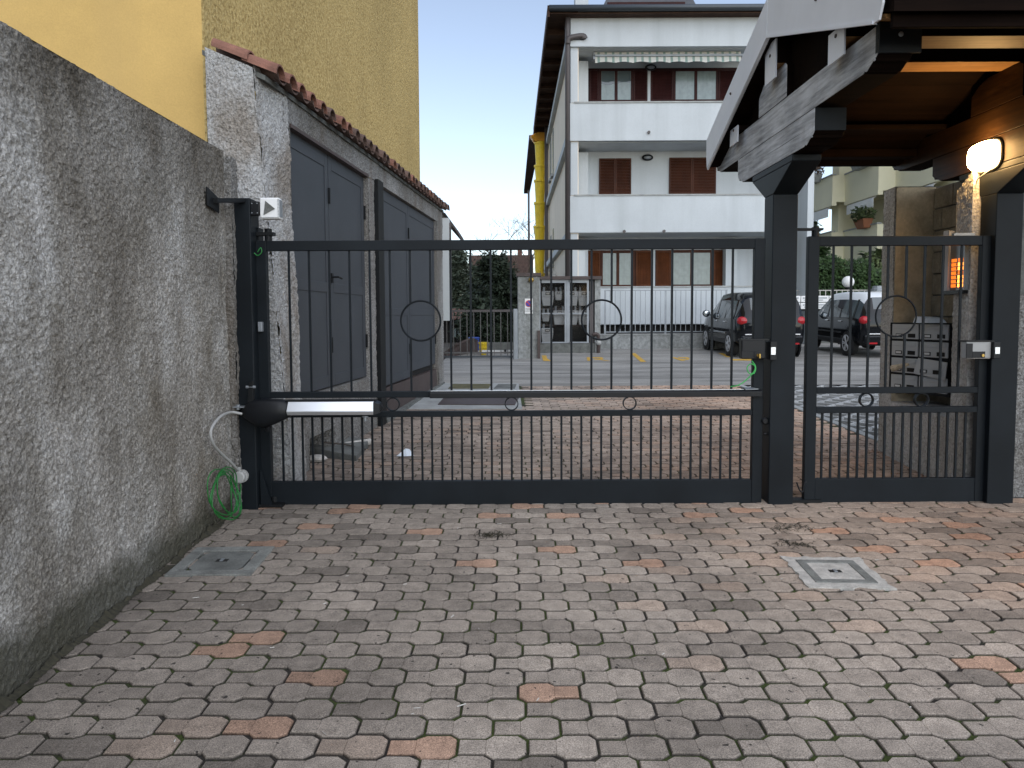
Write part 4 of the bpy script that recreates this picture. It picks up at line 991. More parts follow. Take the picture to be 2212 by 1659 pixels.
mb.quad((ex_(y0),y0,0),(3.95,y0-.01,0),(3.95,y0-.01,2.74),(ex_(y0),y0,2.74))
mb.quad((ex_(n0),n0,sill),(4.2,n0,sill),(4.2,n0,2.62),(ex_(n0),n0,2.62))
mb.build('rough_cast', M['rough_entry'], ew, recalc=False)
mb = MB(); mb.box(ex_(n1)+.012,n1-.012,sill,4.17,n1-.002,tz_-.01); mb.build('niche_end', M['tan'], ew)
xi = 4.15
k_ = 0
for r_i in range(10):          # stone courses of the niche back
    zA = sill+.21*r_i; yA = n0+.02 - (.18 if r_i % 2 else 0)
    while yA < n1-.02:
        yB = min(n1-.02, yA+.36); ya = max(yA, n0+.02)
        if yB-ya > .06:
            mb = MB(); d_ = random.uniform(0,.012); mb.box(xi-d_, ya+.006, zA+.006, xi+.06, yB-.006, zA+.204); mb.build('stone_block', M['stone'], ew, bevel=.006, seg=1)
        yA += .36
mb = MB(); mb.box(xi+.02, n0, sill, xi+.25, n1, tz_-.02); mb.build('niche_back', M['concrete_dark'], ew)
fw = thing('front_wall', (4.4, 6.05, gz(6)), 'pale rough-cast wall at the right edge beside the far post', 'wall')
mb = MB(); rough_face(mb, (3.93,6.06,0), (6.6,6.06,0), (6.6,6.06,1.76), (3.93,6.06,1.76), (0,-1,0), .016, .011, 61)
rough_face(mb, (3.93,6.10,0),(3.93,6.06,0),(3.93,6.06,1.76),(3.93,6.10,1.76),(-1,0,0),.016,.01,62)
mb.quad((3.93,6.06,1.76),(6.6,6.06,1.76),(6.6,6.30,1.76),(3.93,6.30,1.76))
mb.build('rough_cast', M['rough_garage'], fw, recalc=False)

# ------------------------------------------------------------------ letterboxes (angled on the wall)
near = Vector((3.985, 6.95, 0)); far = Vector((3.755, 7.60, 0)); dv = (far-near)   # from near right to far left
Wd = dv.length; ang = math.atan2(dv.y, dv.x)
mbx = local('letterbox_block', (near.x, near.y, 0), 'block of eight grey letterboxes in two columns in the wall niche', 'letterboxes', rz=ang)
# local: x from 0 (near right) to Wd (far left); front faces local +y side towards the camera
FR = 1  # outward normal sign
def lb(m_, x0, x1, d0, d1, z0, z1): m_.box(x0, d0*FR, z0, x1, d1*FR, z1)
bt, tp = .845, 1.525
mb = MB(); lb(mb, 0, Wd, -.16, -.012, bt, tp); mb.build('case', M['black'], mbx)
rows, cols_ = 4, 2; rh = (tp-bt-.02)/rows; cw = (Wd-.03)/2
for r_ in range(rows):
    for c_ in range(cols_):
        zt = tp-.014-r_*rh; zb = zt-rh+.022; xa = .014+c_*cw; xb_ = xa+cw-.022
        opened = (r_ == 2 and c_ == 0)
        mb = MB()
        if opened:   # hanging ajar, dropped at one corner
            mb.hexa([(xa-.01,.030,zb-.035),(xb_+.02,.045,zb+.005),(xb_+.02,.055,zb+.005),(xa-.01,.040,zb-.035),(xa-.012,.010,zt-.015),(xb_-.0,.012,zt+.012),(xb_-.0,.022,zt+.012),(xa-.012,.020,zt-.015)])
        else: lb(mb, xa, xb_, -.010, .004, zb, zt)
        d_ = mb.build('letterbox_door', M['box_grey'], mbx, bevel=.003)
        yo = .0045 if not opened else .046
        if not opened:
            m2 = MB(); lb(m2, xa+.02, xb_-.02, yo, yo+.006, zt-.045, zt-.012); m2.build('slot_flap', M['box_grey'], d_, bevel=.002)
        m2 = MB(); lb(m2, xb_-.125, xb_-.05, yo, yo+.004, zb+.016, zb+.05); m2.build('name_holder', M['black'], d_)
        m2 = MB(); lb(m2, xb_-.117, xb_-.058, yo+.0041, yo+.0055, zb+.023, zb+.043); m2.build('name_tag', M['white'], d_)
        m2 = MB(); lb(m2, xa+.03, xa+.115, yo, yo+.003, zb+.014, zb+.052); m2.build('viewing_window', M['dark_void'], d_)
nw = thing('newspaper', (3.76,7.35,1.12), 'rolled newspaper sticking out of a left letterbox slot', 'newspaper')
pN, qN = W(1924,796,7.42), W(1963,787,7.28)
mb = MB(); mb.tube([pN+Vector((-.0,-.03,0)), (pN+qN)/2+Vector((0,-.03,.006)), qN+Vector((0,-.0,0))], .033, 9, True, .014); mb.build('roll', M['newsprint'], nw)
nt_ = thing('folded_papers', (3.9,7.2,1.53), 'folded white papers left on top of the letterboxes', 'papers')
pa = W(1995,705,7.05)
mb = MB(); mb.hexa([(pa.x-.05,7.0,1.527),(pa.x+.14,6.92,1.527),(pa.x+.18,7.1,1.527),(pa.x-.02,7.2,1.527),(pa.x-.04,7.02,1.575),(pa.x+.13,6.95,1.56),(pa.x+.16,7.1,1.58),(pa.x-.01,7.18,1.59)]); mb.build('sheets', M['paper'], nt_)

# ------------------------------------------------------------------ lit intercom panel under a curved hood
ic = thing('intercom_panel', (3.76,6.3,2.0), 'silver doorbell panel with orange lit name buttons under a curved hood', 'intercom')
iz0, iz1 = 1.80, 2.22; iy0, iy1 = 6.085, 6.315
def ix(y): return ex_(y)-.012
mb = MB(); mb.hexa([(ix(iy0)-.03,iy0,iz0),(ix(iy0)+.02,iy0,iz0),(ix(iy1)+.02,iy1,iz0),(ix(iy1)-.03,iy1,iz0),(ix(iy0)-.03,iy0,iz1),(ix(iy0)+.02,iy0,iz1),(ix(iy1)+.02,iy1,iz1),(ix(iy1)-.03,iy1,iz1)]); mb.build('plate', M['steel'], ic)
mb = MB()
pr = [(iy1+.02,ix(iy1)+.0),(iy1+.035,ix(iy1)-.06),(iy1+.02,ix(iy1)-.085),(iy1-.035,ix(iy1)-.07),(iy1-.01,ix(iy1)-.05),(iy1+.01,ix(iy1))]
mb.prism([(x,y,iz0-.03) for y,x in pr], (0,0,iz1-iz0+.10)); mb.build('hood', M['silver'], ic)
mb = MB(); mb.box(ix(iy0)-.08,iy0-.01,iz0-.03,ix(iy0)+.0,iy1-.02,iz0-.002); mb.build('bottom_trim', M['black'], ic)
for c_, yc in ((0,iy0+.05),(1,iy1-.07)):
    for r_ in range(7):
        zb = iz0+.025+r_*.034
        mb = MB(); mb.box(ix(yc)-.036,yc-.035,zb,ix(yc)-.0305,yc+.035,zb+.026)
        mb.build('name_button', M['button_glow'] if (c_ == 0 and r_ in (0,1,2,4,5)) else M['button_dim'], ic)
for r_ in range(6):
    mb = MB(); yc = (iy0+iy1)/2-.02; zb = iz0+.03+r_*.034; mb.box(ix(yc)-.036,yc-.02,zb,ix(yc)-.0305,yc+.02,zb+.022); mb.build('name_plate', M['dark_void'], ic)

# ================================================================== SMALL THINGS ON THE GROUND
sl = thing('broken_slab', (-1.5,7.8,gz(7.8)), 'grey concrete slab lying askew before the hole in the garage wall', 'slab')
mb = MB(); a_, b_, c_, d_ = G(660,985), G(706,958), G(798,962), G(770,996)
P = [Vector((p.x,p.y,0)) for p in (a_,d_,c_,b_)]; hz_ = (.20,.20,.23,.27)
mb.hexa([(p.x,p.y,gz(p.y)+h-.07) for p,h in zip(P,(.045,.01,.02,.06))]+[(p.x,p.y,gz(p.y)+h) for p,h in zip(P,(.10,.055,.065,.115))])
mb.build('slab', M['concrete_dark'], sl, bevel=.008)
st_ = thing('rubble_stone', W(685,990,7.2), 'whitish broken mortar lump under the askew slab edge', 'stone')
mb = MB(); p = G(684,997); mb.sphere((p.x,p.y,p.z+.03),.10,9,6,1.1,.8,.4); mb.build('stone', M['mortar'], st_)
pp = thing('broken_pipe', W(770,965,8.2), 'dirty white pipe stub lying by the garage wall foot', 'pipe')
p = G(745,972); q = G(800,963); mb = MB(); mb.tube([(p.x,p.y,p.z+.045),(q.x,q.y,q.z+.045)], .038, 10); mb.build('pipe', M['mortar'], pp)
tw = thing('stick', G(775,984), 'thin dark stick lying across the pavers near the pipe stub', 'stick')
p = G(700,985); q = G(790,975); mb = MB(); mb.tube([(p.x,p.y,p.z+.14),((p.x+q.x)/2,(p.y+q.y)/2,p.z+.10),(q.x,q.y,q.z+.02)], .009, 6); mb.build('stick', M['bark'], tw)
wp = thing('crumpled_paper', G(878,984), 'crumpled pale blue paper lying on the pavers inside the gate', 'paper')
p = G(876,985); mb = MB(); z = p.z
mb.add([(p.x-.09,p.y-.03,z+.004),(p.x+.02,p.y-.06,z+.008),(p.x+.09,p.y+.0,z+.004),(p.x+.03,p.y+.07,z+.06),(p.x-.05,p.y+.05,z+.03),(p.x,p.y+.01,z+.075)],[(0,1,5),(1,2,5),(2,3,5),(3,4,5),(4,0,5)]); mb.build('sheet', M['paper'], wp)
def debris(u, v, n, sz, label, name='dry_moss_tuft', mt='moss', seed=1):
    c = G(u, v); r_ = random.Random(seed); t = thing(name, c, label, 'debris')
    mb = MB()
    for i in range(n):
        x = c.x+r_.gauss(0,sz); y = c.y+r_.gauss(0,sz*.6); z = SLOPE*y+.002; a_ = r_.uniform(0,6.28); l = r_.uniform(.015,.05)
        mb.tube([(x,y,z),(x+math.cos(a_)*l*.5,y+math.sin(a_)*l*.5,z+r_.uniform(.003,.02)),(x+math.cos(a_)*l,y+math.sin(a_)*l,z+.003)], .0018, 3, False)
    mb.build('twigs', M[mt], t)['kind'] = 'stuff'
debris(1062,1158,70,.05,'tuft of dark dry moss lying on pavers before the wide gate',seed=2)
debris(1700,1142,60,.08,'scatter of brown twigs at the foot of the middle post',seed=3)
debris(1716,1178,45,.06,'small curled brown moss scraps before the middle post',seed=4)
debris(1905,976,40,.10,'brown leaf litter at the entrance wall corner',mt='terra_pot',seed=5)
debris(2010,1030,40,.12,'reddish leaf litter along the entrance wall foot behind the narrow gate',mt='terra_pot',seed=6)
# pale specks and straws strewn over the pavers
r_ = random.Random(9); mb = MB()
for i in range(70):
    v = r_.uniform(1120,1650); u = r_.uniform(250,2200); p = G(u,v)
    if p.x < wall_x(p.y)+.1: continue
    s = r_.uniform(.002,.006)*(1 if i%3 else .6); a_ = r_.uniform(0,3.14); l = s*r_.uniform(1,4.5)
    c, s_ = math.cos(a_), math.sin(a_); z = p.z+.0025
    mb.quad((p.x-l*c+s*.4*s_,p.y-l*s_-s*.4*c,z),(p.x+l*c+s*.4*s_,p.y+l*s_-s*.4*c,z),(p.x+l*c-s*.4*s_,p.y+l*s_+s*.4*c,z+.003),(p.x-l*c-s*.4*s_,p.y-l*s_+s*.4*c,z+.002))
tag(mb.build('litter_specks', M['mortar'], recalc=False), 'pale specks and straws strewn over the pavers', 'litter', kind='stuff')
# ================================================================== WHITE APARTMENT BUILDING
BY = 25.0
ab = thing('white_apartment_building', (5, BY, gz(25)), 'white apartment block with three loggias and dark red shutters behind the yard', 'building')
def bx(u, v=400): return X(u, BY, v)
def bzv(v): return Z(v, BY, 1440)
xL = bx(1233); xR = bx(1655); xIn = bx(1248)
DEP = 1.5; BK = BY+DEP
zr = bzv(23)
def fb(name, x0, y0, z0, x1, y1, z1, mt='white_wall', bev=0, par=None):
    m_ = MB(); m_.box(x0,y0,z0,x1,y1,z1); return m_.build(name, M[mt], par or ab, bevel=bev)
# mass: side wall, loggia back wall, slabs, parapets
fb('side_wall', xL+.004, BY+.02, 0, xL+.25, 42.4, zr, 'cream_wall')
fb('back_wall', xL+.25, BK, 0, 9.6, BK+.2, zr)
fb('right_wall', 9.6, BY, 0, 9.8, 42.4, zr)
fb('upper_band', xL, BY, bzv(100), 12.4, BY+.22, zr)
for a_, b_, yo_ in ((100,92,.224),(305,313,.103),(502,512,.103)): fb('ceiling_slab', xL+.25, BY+yo_, bzv(a_)-.012, xR+1.0, BK-.002, bzv(a_)+.002)
for k,(a_, b_) in enumerate(((220,304),(420,502),(618,700))):
    fb('parapet', xL-.03, BY-.06, bzv(b_), xR if k else xR+.0, BY+.10, bzv(a_)-.045)
    fb('coping', xL+.10, BY-.09, bzv(a_)-.043, xR, BY+.13, bzv(a_), 'concrete')
    fb('balcony_floor', xL+.02, BY+.10, bzv(b_), xR-.02, BK-.003, bzv(b_)+.15)
for a_, b_ in ((101,222),(306,422),(504,700)):
    fb('column', xL, BY+.001, bzv(b_)+.02, xIn, BY+.2, bzv(a_))
    fb('side_pilaster', xL+.252, BY+.9, bzv(b_)+.02, xL+.65, BK-.003, bzv(a_)-.14)
fb('right_pier', bx(1590), BK-.42, bzv(702), bx(1616), BK-.004, bzv(512))
fb('corner_box', bx(1238), BY+.25, bzv(620), bx(1266), BY+.8, bzv(540))
fb('ground_wall', xL, BY+.3, 0, 9.6, BY+.5, bzv(702), 'dark_void')
# drain nozzles under each parapet
for u, v in ((1434,500),(1348,500),(1400,287)):
    m_ = MB(); x = bx(u); z = bzv(v); m_.cyl((x,BY-.12,z),(x,BY-.05,z),.05,8); m_.build('drain_spout', M['pipe'], ab)
# ledge at the top left with pipe elbow
fb('ledge', xL-.02, BY-.08, bzv(100)-.02, bx(1283), BY+.0-.002, bzv(88))
m_ = MB(); m_.tube(bez([(bx(1226)-.0,BY-.1,bzv(96)),(bx(1228),BY-.12,bzv(86)),(bx(1240),BY-.13,bzv(82)),(bx(1258),BY-.12,bzv(80)),(bx(1263),BY-.11,bzv(86))],5), .09, 8); m_.build('overflow_pipe', M['pipe'], ab, smooth=True)
m_ = MB(); x = bx(1226); m_.tube([(x,BY-.05,bzv(30)),(x,BY-.05,bzv(60)),(x,BY-.05,bzv(615))], .085, 8); m_.build('downpipe', M['pipe'], ab, smooth=True)
# side string courses
for za in (bzv(256)-.5, bzv(331), bzv(542)): pass
for (ua, va) in ((1198.6,253),(1223,331),(1209,542)):
    y_ = xL*FPX/(ua-CU); z = Z(va, y_, ua); m_ = MB(); m_.box(xL-.16, BY+.03, z-.14, xL+.003, 42.4, z+.10); m_.build('string_course', M['white_wall'], ab)
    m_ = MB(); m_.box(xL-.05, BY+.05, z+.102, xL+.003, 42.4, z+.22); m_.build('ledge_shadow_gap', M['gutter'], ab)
for (uu_, v0, v1) in ((1196,280,378),(1191,300,388),(1196,495,572),(1191,510,580)):
    y_ = xL*FPX/(uu_-CU); z0, z1 = Z(v1,y_,uu_), Z(v0,y_,uu_); m_ = MB(); m_.box(xL-.02,y_-.35,z0,xL+.003,y_+.35,z1); w_ = m_.build('window', M['curtain'], ab); m_ = MB(); m_.box(xL-.12,y_-.4,z0-.12,xL+.003,y_+.4,z0-.002); m_.build('sill', M['concrete'], w_)
# windows and shutters on the loggia back wall
def kx(u): return X(u, BK, 400)
def kz(v): return Z(v, BK, 1440)
def shutter(u0, u1, v0, v1, mt='shutter', ajar=0.0, name='shutter'):
    x0, x1, z0, z1 = kx(u0), kx(u1), kz(v1), kz(v0)
    yf = BK-.05; f_ = .05
    m_ = MB()
    for (a,b,c,d) in ((x0,x0+f_,z0,z1),(x1-f_,x1,z0,z1),(x0+f_,x1-f_,z0,z0+f_),(x0+f_,x1-f_,z1-f_,z1)): m_.box(a,yf-ajar*.0,c,b,yf+.045,d)
    o_ = m_.build(name, M[mt], ab)
    s_ = MB(); nn = max(4,int((z1-z0)/.055)); h = (z1-z0-2*f_)/nn
    for i in range(nn): za = z0+f_+i*h; s_.hexa([(x0+f_,yf+.004,za),(x1-f_,yf+.004,za),(x1-f_,yf+.016,za),(x0+f_,yf+.016,za),(x0+f_,yf+.028,za+h*.95),(x1-f_,yf+.028,za+h*.95),(x1-f_,yf+.04,za+h*.95),(x0+f_,yf+.04,za+h*.95)])
    so = s_.build('louvre', M[mt], o_); so['kind'] = 'stuff'
    return o_
def window(u0, u1, v0, v1, panes, curtain='curtain', half=None, mt='shutter'):
    x0, x1, z0, z1 = kx(u0), kx(u1), kz(v1), kz(v0); yf = BK-.012
    m_ = MB(); f_ = .07
    m_.box(x0,yf-.03,z0,x0+f_,yf+.01,z1); m_.box(x1-f_,yf-.03,z0,x1,yf+.01,z1); m_.box(x0+f_,yf-.03,z1-f_,x1-f_,yf+.01,z1); m_.box(x0+f_,yf-.03,z0,x1-f_,yf+.01,z0+.05)
    w_ = (x1-x0-2*f_)
    for i in range(1,panes): xm = x0+f_+w_*i/panes; m_.box(xm-.05,yf-.028,z0+.05,xm+.05,yf+.008,z1-f_)
    W_ = m_.build('window', M[mt], ab)
    for i in range(panes):
        xa = x0+f_+w_*i/panes+(.051 if i else .001); xb = x0+f_+w_*(i+1)/panes-(.051 if i<panes-1 else .001)
        p_ = MB(); p_.box(xa,yf-.012,z0+.051,xb,yf-.006,z1-f_-.001); p_.build('pane', M[curtain], W_)
        if half:
            p_ = MB(); n_ = 10; zb = z0+(z1-z0)*(1-half); p_.prism([(xa+.01,yf-.016,z1-f_-.01)]+[(xa+.01+(xb-xa-.02)*k/n_,yf-.016,zb+.05*math.sin(k*math.pi/n_)*(1 if i else -1)) for k in range(n_+1)]+[(xb-.01,yf-.016,z1-f_-.01)], (0,.003,0)); p_.build('half_curtain', M['pane'], W_)
    return W_
fb('window_surround', kx(1270), BK-.008, kz(219), kx(1600), BK-.001, kz(147), 'shutter_dark')
shutter(1273,1293,149,219,'shutter_dark'); window(1294,1366,149,219,2,'curtain',.45,'shutter_dark'); shutter(1367,1397,151,219,'shutter_dark')
shutter(1404,1452,151,219,'shutter_dark'); window(1453,1548,150,219,2,'curtain',None,'shutter_dark'); shutter(1549,1600,151,219,'shutter_dark')
fb('white_strip', kx(1397.5), BK-.03, kz(219), kx(1403.5), BK-.001, kz(147))
shutter(1294,1328.5,342,420); shutter(1329,1363,342,420); shutter(1445,1494.5,341,420); shutter(1495,1546,341,420)
fb('window_surround', kx(1266), BK-.008, kz(620), kx(1590), BK-.001, kz(540), 'shutter')
shutter(1268,1297,542,618,'shutter_red'); window(1298,1372,542,618,2); shutter(1374,1410,542,618,'shutter_red'); shutter(1418,1450,542,618,'shutter_red')
window(1451,1540,542,618,2); shutter(1543,1586,542,618,'shutter_red')
fb('white_strip', kx(1411), BK-.03, kz(620), kx(1416), BK-.001, kz(540))
for u, v in ((1405,147),(1398,341)):
    m_ = MB(); c = W(u,v,BK); m_.sphere((c.x,BK-.06,c.z),.2,14,8,1,.4,.55); l_ = m_.build('wall_lamp', M['black'], ab, smooth=True)
    m_ = MB(); m_.sphere((c.x,BK-.12,c.z-.01),.13,12,6,1,.3,.45); m_.build('lamp_glass', M['steel'], l_, smooth=True)
# rolled striped awning
ax0, ax1 = X(1285,BY+.5,120), X(1600,BY+.5,120); az0, az1 = Z(137,BY+.5,1440), Z(108,BY+.5,1440)
aw = None; ns = 60; 
m0, m1 = MB(), MB()
for i in range(ns):
    xa = ax0+(ax1-ax0)*i/ns; xb = ax0+(ax1-ax0)*(i+1)/ns; dz = .04*abs(math.sin(i*.42)); mm = m0 if i % 3 != 1 else m1
    mm.hexa([(xa,BY+.42,az0+dz),(xb,BY+.42,az0+dz),(xb,BY+.44,az0+dz),(xa,BY+.44,az0+dz),(xa,BY+.50,az1),(xb,BY+.50,az1),(xb,BY+.52,az1),(xa,BY+.52,az1)])
aw = m0.build('awning', M['awning_pale'], ab); m1.build('awning_stripe', M['awning_green'], aw)
m_ = MB(); zm = (az0+az1)/2+.02; m_.box(ax0-.05,BY+.40,zm-.03,ax1+.05,BY+.455,zm+.03); m_.box(ax0-.06,BY+.40,zm-.12,ax0-.01,BY+.7,zm+.2); m_.build('awning_bar', M['steel'], aw)
# roof, gutter, eave with dark rafters, dormer, chimney
ez = Z(16.5, BY-.45, 1440); ex = X(1186, BY-.4, 20)
m_ = MB(); m_.tube([(ex,BY-.45,ez),(12.6,BY-.45,ez)], .10, 10); m_.build('gutter', M['gutter'], ab, smooth=True)
m_ = MB(); m_.hexa([(ex,BY-.43,ez-.02),(12.6,BY-.43,ez-.02),(12.6,44,ez+3.8),(ex,44,ez+.2),(ex,BY-.43,ez+.07),(12.6,BY-.43,ez+.07),(12.6,44,ez+3.95),(ex,44,ez+.35)]); m_.build('roof', M['roof_slate'], ab)
fb('soffit', ex+.02, BY-.3, ez-.09, xL+.2, 40.3, ez-.03, 'eave_wood')
fb('front_soffit', ex+.02, BY-.36, ez-.14, 12.4, BY-.002, ez-.093, 'eave_wood')
fb('barge_board', ex-.05, BY-.45, ez-.26, ex+.018, 40.3, ez+.09, 'eave_wood')
for i in range(10): y_ = 26+i*1.5; fb('rafter', ex+.03, y_, ez-.30, xL-.003, y_+.22, ez-.095, 'eave_wood')
m_ = MB(); da, db = X(1292,BY+1,5), X(1508,BY+1,5); m_.hexa([(da,BY+.6,ez+.2),(db,BY+.6,ez+.2),(db-.3,BY+3,ez+1.2),(da+.3,BY+3,ez+1.2),(da+.35,BY+.8,ez+1.0),(db-.35,BY+.8,ez+1.0),(db-.6,BY+3,ez+1.3),(da+.6,BY+3,ez+1.3)]); dm = m_.build('dormer', M['roof_slate'], ab)
m_ = MB(); m_.box(X(1312,BY+.5,6),BY+.5,Z(10,BY+.5,1400),X(1480,BY+.5,6),BY+.6,Z(4,BY+.5,1400)); m_.build('skylight_rail', M['shutter_dark'], dm)
fb('chimney', X(1243,27,5), 27, ez, X(1271,27,5), 27.6, ez+1.8, 'white_wall')

# ------------------------------------------------------------------ low wall with railings before the white building
lw = thing('low_wall', (4, 23.3, gz(23.3)), 'low grey stucco wall with grey railings before the white building', 'wall')
wy = 23.3; wx0, wx1 = X(1297,wy,740), 6.6
m_ = MB(); m_.box(wx0, wy, 0, wx1, wy+.25, Z(723,wy,1400)); m_.build('plinth', M['stucco'], lw)
m_ = MB(); m_.box(wx0, wy-.02, Z(723,wy,1400)+.002, wx1, wy+.27, Z(721,wy,1400)); m_.build('coping', M['concrete'], lw)
rz0, rz1 = Z(717,wy,1400), Z(627,wy,1400)
rl = [rz0, rz1]
for z in rl: m_ = MB(); m_.box(X(1306,wy,700), wy+.10, z-.015, wx1, wy+.14, z+.015); m_.build('rail', M['steel'], lw)
i = 0; u = 1308.0
while u < 1590:
    x = X(u,wy,680); th = .028 if i % 12 == 0 else .009
    m_ = MB(); m_.box(x-th, wy+.11, Z(723,wy,1400) if th > .02 else rz0, x+th, wy+.13, rz1); m_.build('baluster' if th < .02 else 'railing_post', M['steel'], lw); i += 1; u += 10.95
# ------------------------------------------------------------------ gas meter cabinet
cyy = 21.7
gm = thing('meter_cabinet', (X(1230,cyy,700), cyy, gz(cyy)), 'glazed grey cabinet of gas meters beside the stucco pier', 'meter cabinet')
def cx(u): return X(u, cyy, 690)
def cz(v): return Z(v, cyy, 1230)
zb, zt = cz(741), cz(604)
m_ = MB(); m_.box(cx(1166), cyy+.02, gz(cyy)-.05, cx(1284), cyy+.6, zb-.01); m_.build('plinth', M['concrete_dark'], gm)
m_ = MB(); m_.box(cx(1166), cyy+.45, zb, cx(1283), cyy+.55, zt); m_.build('back_panel', M['dark_void'], gm)
m_ = MB(); m_.box(cx(1164), cyy-.1, zt+.002, cx(1299), cyy+.65, cz(597)); m_.build('lid', M['brown_metal'], gm)
m_ = MB(); m_.box(cx(1285), cyy, gz(cyy), cx(1297), cyy+.6, zt); m_.build('side_pier', M['stucco'], gm)
for (ua, ub_) in ((1166,1224),(1224.5,1272)):
    fr = MB(); f_ = .055
    x0, x1 = cx(ua), cx(ub_)
    fr.box(x0,cyy,zb,x0+f_*(.4 if ua<1200 else 1.5),cyy+.04,zt); fr.box(x1-f_,cyy,zb,x1,cyy+.04,zt); fr.box(x0+f_,cyy,zt-.09,x1-f_,cyy+.04,zt); fr.box(x0+f_,cyy,zb,x1-f_,cyy+.04,zb+.035); zm = cz(677); fr.box(x0+f_,cyy+.001,zm-.02,x1-f_,cyy+.038,zm+.02)
    dr_ = fr.build('door', M['steel'], gm)
    gq = MB(); gq.box(x0+f_*.5,cyy+.018,zb+.03,x1-f_,cyy+.022,zt-.08); gq.build('pane', M['cab_glass'], dr_)
for u in (1276,1280): m_ = MB(); x = cx(u); m_.box(x-.025,cyy+.02,zb,x+.025,cyy+.06,zt-.05); m_.build('riser_pipe', M['pipe'], gm)
def meter(u, v, s=1.0, mt='meter'):
    c = W(u, v, cyy+.25); w_, h_ = .17*s, .205*s
    m_ = MB(); m_.hexa([(c.x-w_*.8,cyy+.16,c.z-h_),(c.x+w_*.8,cyy+.16,c.z-h_),(c.x+w_*.8,cyy+.36,c.z-h_),(c.x-w_*.8,cyy+.36,c.z-h_),(c.x-w_,cyy+.14,c.z+h_*.2),(c.x+w_,cyy+.14,c.z+h_*.2),(c.x+w_,cyy+.38,c.z+h_*.2),(c.x-w_,cyy+.38,c.z+h_*.2)])
    m_.box(c.x-w_*.98,cyy+.145,c.z+h_*.23,c.x+w_*.98,cyy+.375,c.z+h_); o_ = m_.build('gas_meter', M[mt], gm, bevel=.012)
    m_ = MB(); m_.box(c.x-w_*.4,cyy+.128,c.z+h_*.5,c.x+w_*.4,cyy+.142,c.z+h_*.85); m_.build('dial', M['black'], o_)
    m_ = MB(); m_.box(c.x-w_*.28,cyy+.124,c.z+h_*.58,c.x+w_*.28,cyy+.1275,c.z+h_*.78); m_.build('dial_window', M['mortar'], o_)
    m_ = MB(); m_.cyl((c.x-w_*.6,cyy+.26,c.z+h_),(c.x-w_*.6,cyy+.26,c.z+h_+.12),.03,8); m_.cyl((c.x+w_*.6,cyy+.26,c.z+h_),(c.x+w_*.6,cyy+.26,c.z+h_+.12),.03,8); m_.build('pipe_stub', M['steel'], o_)
for u, v, s in ((1183,645,1),(1206,639,.6),(1235,645,1),(1261,645,1),(1179,685,.6),(1208,686,1),(1235,686,1),(1261,686,1),(1182,724,1)): meter(u, v, s)
for v in (628,667,703): m_ = MB(); m_.box(cx(1167), cyy+.38, cz(v)-.03, cx(1272), cyy+.44, cz(v)+.03); m_.build('shelf_pipe', M['brown_metal'], gm)
m_ = MB(); m_.tube(bez([W(1281,722,cyy-.04),W(1290,722,cyy-.05),W(1293,730,cyy-.05),W(1293,762,cyy-.04)],5), .05, 8); m_.build('valve_pipe', M['brown_metal'], gm)
m_ = MB(); c = W(1293,740,cyy-.06); m_.sphere(c,.08,10,6); m_.build('valve', M['grey_plastic'], gm)
# ------------------------------------------------------------------ stucco pier with driveway sign
py = 19.9
gpz = thing('gate_pier', (X(1143,py,700), py, gz(py)), 'grey stucco pier with a brown cap and a parking sign', 'pier')
pxa, pxb = X(1118.5,py,690), X(1166,py,690); ptop = Z(597,py,1142)
m_ = MB(); m_.box(pxa, py, 0, pxb, py+.6, ptop); m_.build('shaft', M['stucco'], gpz, bevel=.02)
m_ = MB(); m_.box(pxa-.03, py-.04, ptop+.002, pxb+.04, py+.65, ptop+.09); m_.build('cap', M['brown_metal'], gpz)
sgn = thing('no_parking_sign', W(1142,661,py-.02), 'small white driveway sign with a blue and red no parking disc', 'sign')
sx0, sx1, sz0, sz1 = X(1133.6,py-.02,660), X(1150.8,py-.02,660), Z(677.5,py-.02,1142), Z(645,py-.02,1142)
m_ = MB(); m_.box(sx0,py-.02,sz0,sx1,py-.004,sz1); m_.build('plate', M['white'], sgn)
xc = (sx0+sx1)/2; zc = sz1-.13; rr_ = .088
m_ = MB(); m_.cyl((xc,py-.026,zc),(xc,py-.0201,zc),rr_,28); m_.build('red_disc', M['sign_red'], sgn)
m_ = MB(); m_.cyl((xc,py-.031,zc),(xc,py-.0262,zc),rr_*.80,28); m_.build('blue_disc', M['sign_blue'], sgn)
m_ = MB(); a_ = rr_*.8*.707; t_ = .010; m_.prism([(xc-a_-t_,py-.036,zc+a_-t_),(xc-a_+t_,py-.036,zc+a_+t_),(xc+a_+t_,py-.036,zc-a_+t_),(xc+a_-t_,py-.036,zc-a_-t_)],(0,.0045,0)); m_.build('red_bar', M['sign_red'], sgn)
for txt, zz, s_ in (('PASSO',sz0+.115,.058),('CARRABILE',sz0+.066,.042)):
    vs_t, fs_t = text_mesh(txt, s_); m_ = MB(); m_.add([(xc+v.x, py-.0225, zz+v.y) for v in vs_t], fs_t); m_.build('lettering', M['black'], sgn, recalc=False)
bl = thing('brass_bell', W(1148,604,py-.08), 'round brass lamp globe under the cap of the stucco pier', 'lamp')
m_ = MB(); c = W(1147.5,604.5,py-.06); m_.sphere(c,.075,14,8); m_.build('globe', M['brass'], bl, smooth=True)
m_ = MB(); m_.cyl((c.x,py-.06,c.z),(c.x,py+.01,c.z),.03,8); m_.build('base', M['brown_metal'], bl)
ps = thing('rusty_post', W(1164,745,py-.1), 'short dark rusty steel post standing against the stucco pier', 'post')
m_ = MB(); m_.box(X(1161,py-.06,740),py-.10,gz(py),X(1167,py-.06,740),py-.02,Z(714,py-.06,1164)); m_.build('post', M['brown_metal'], ps)
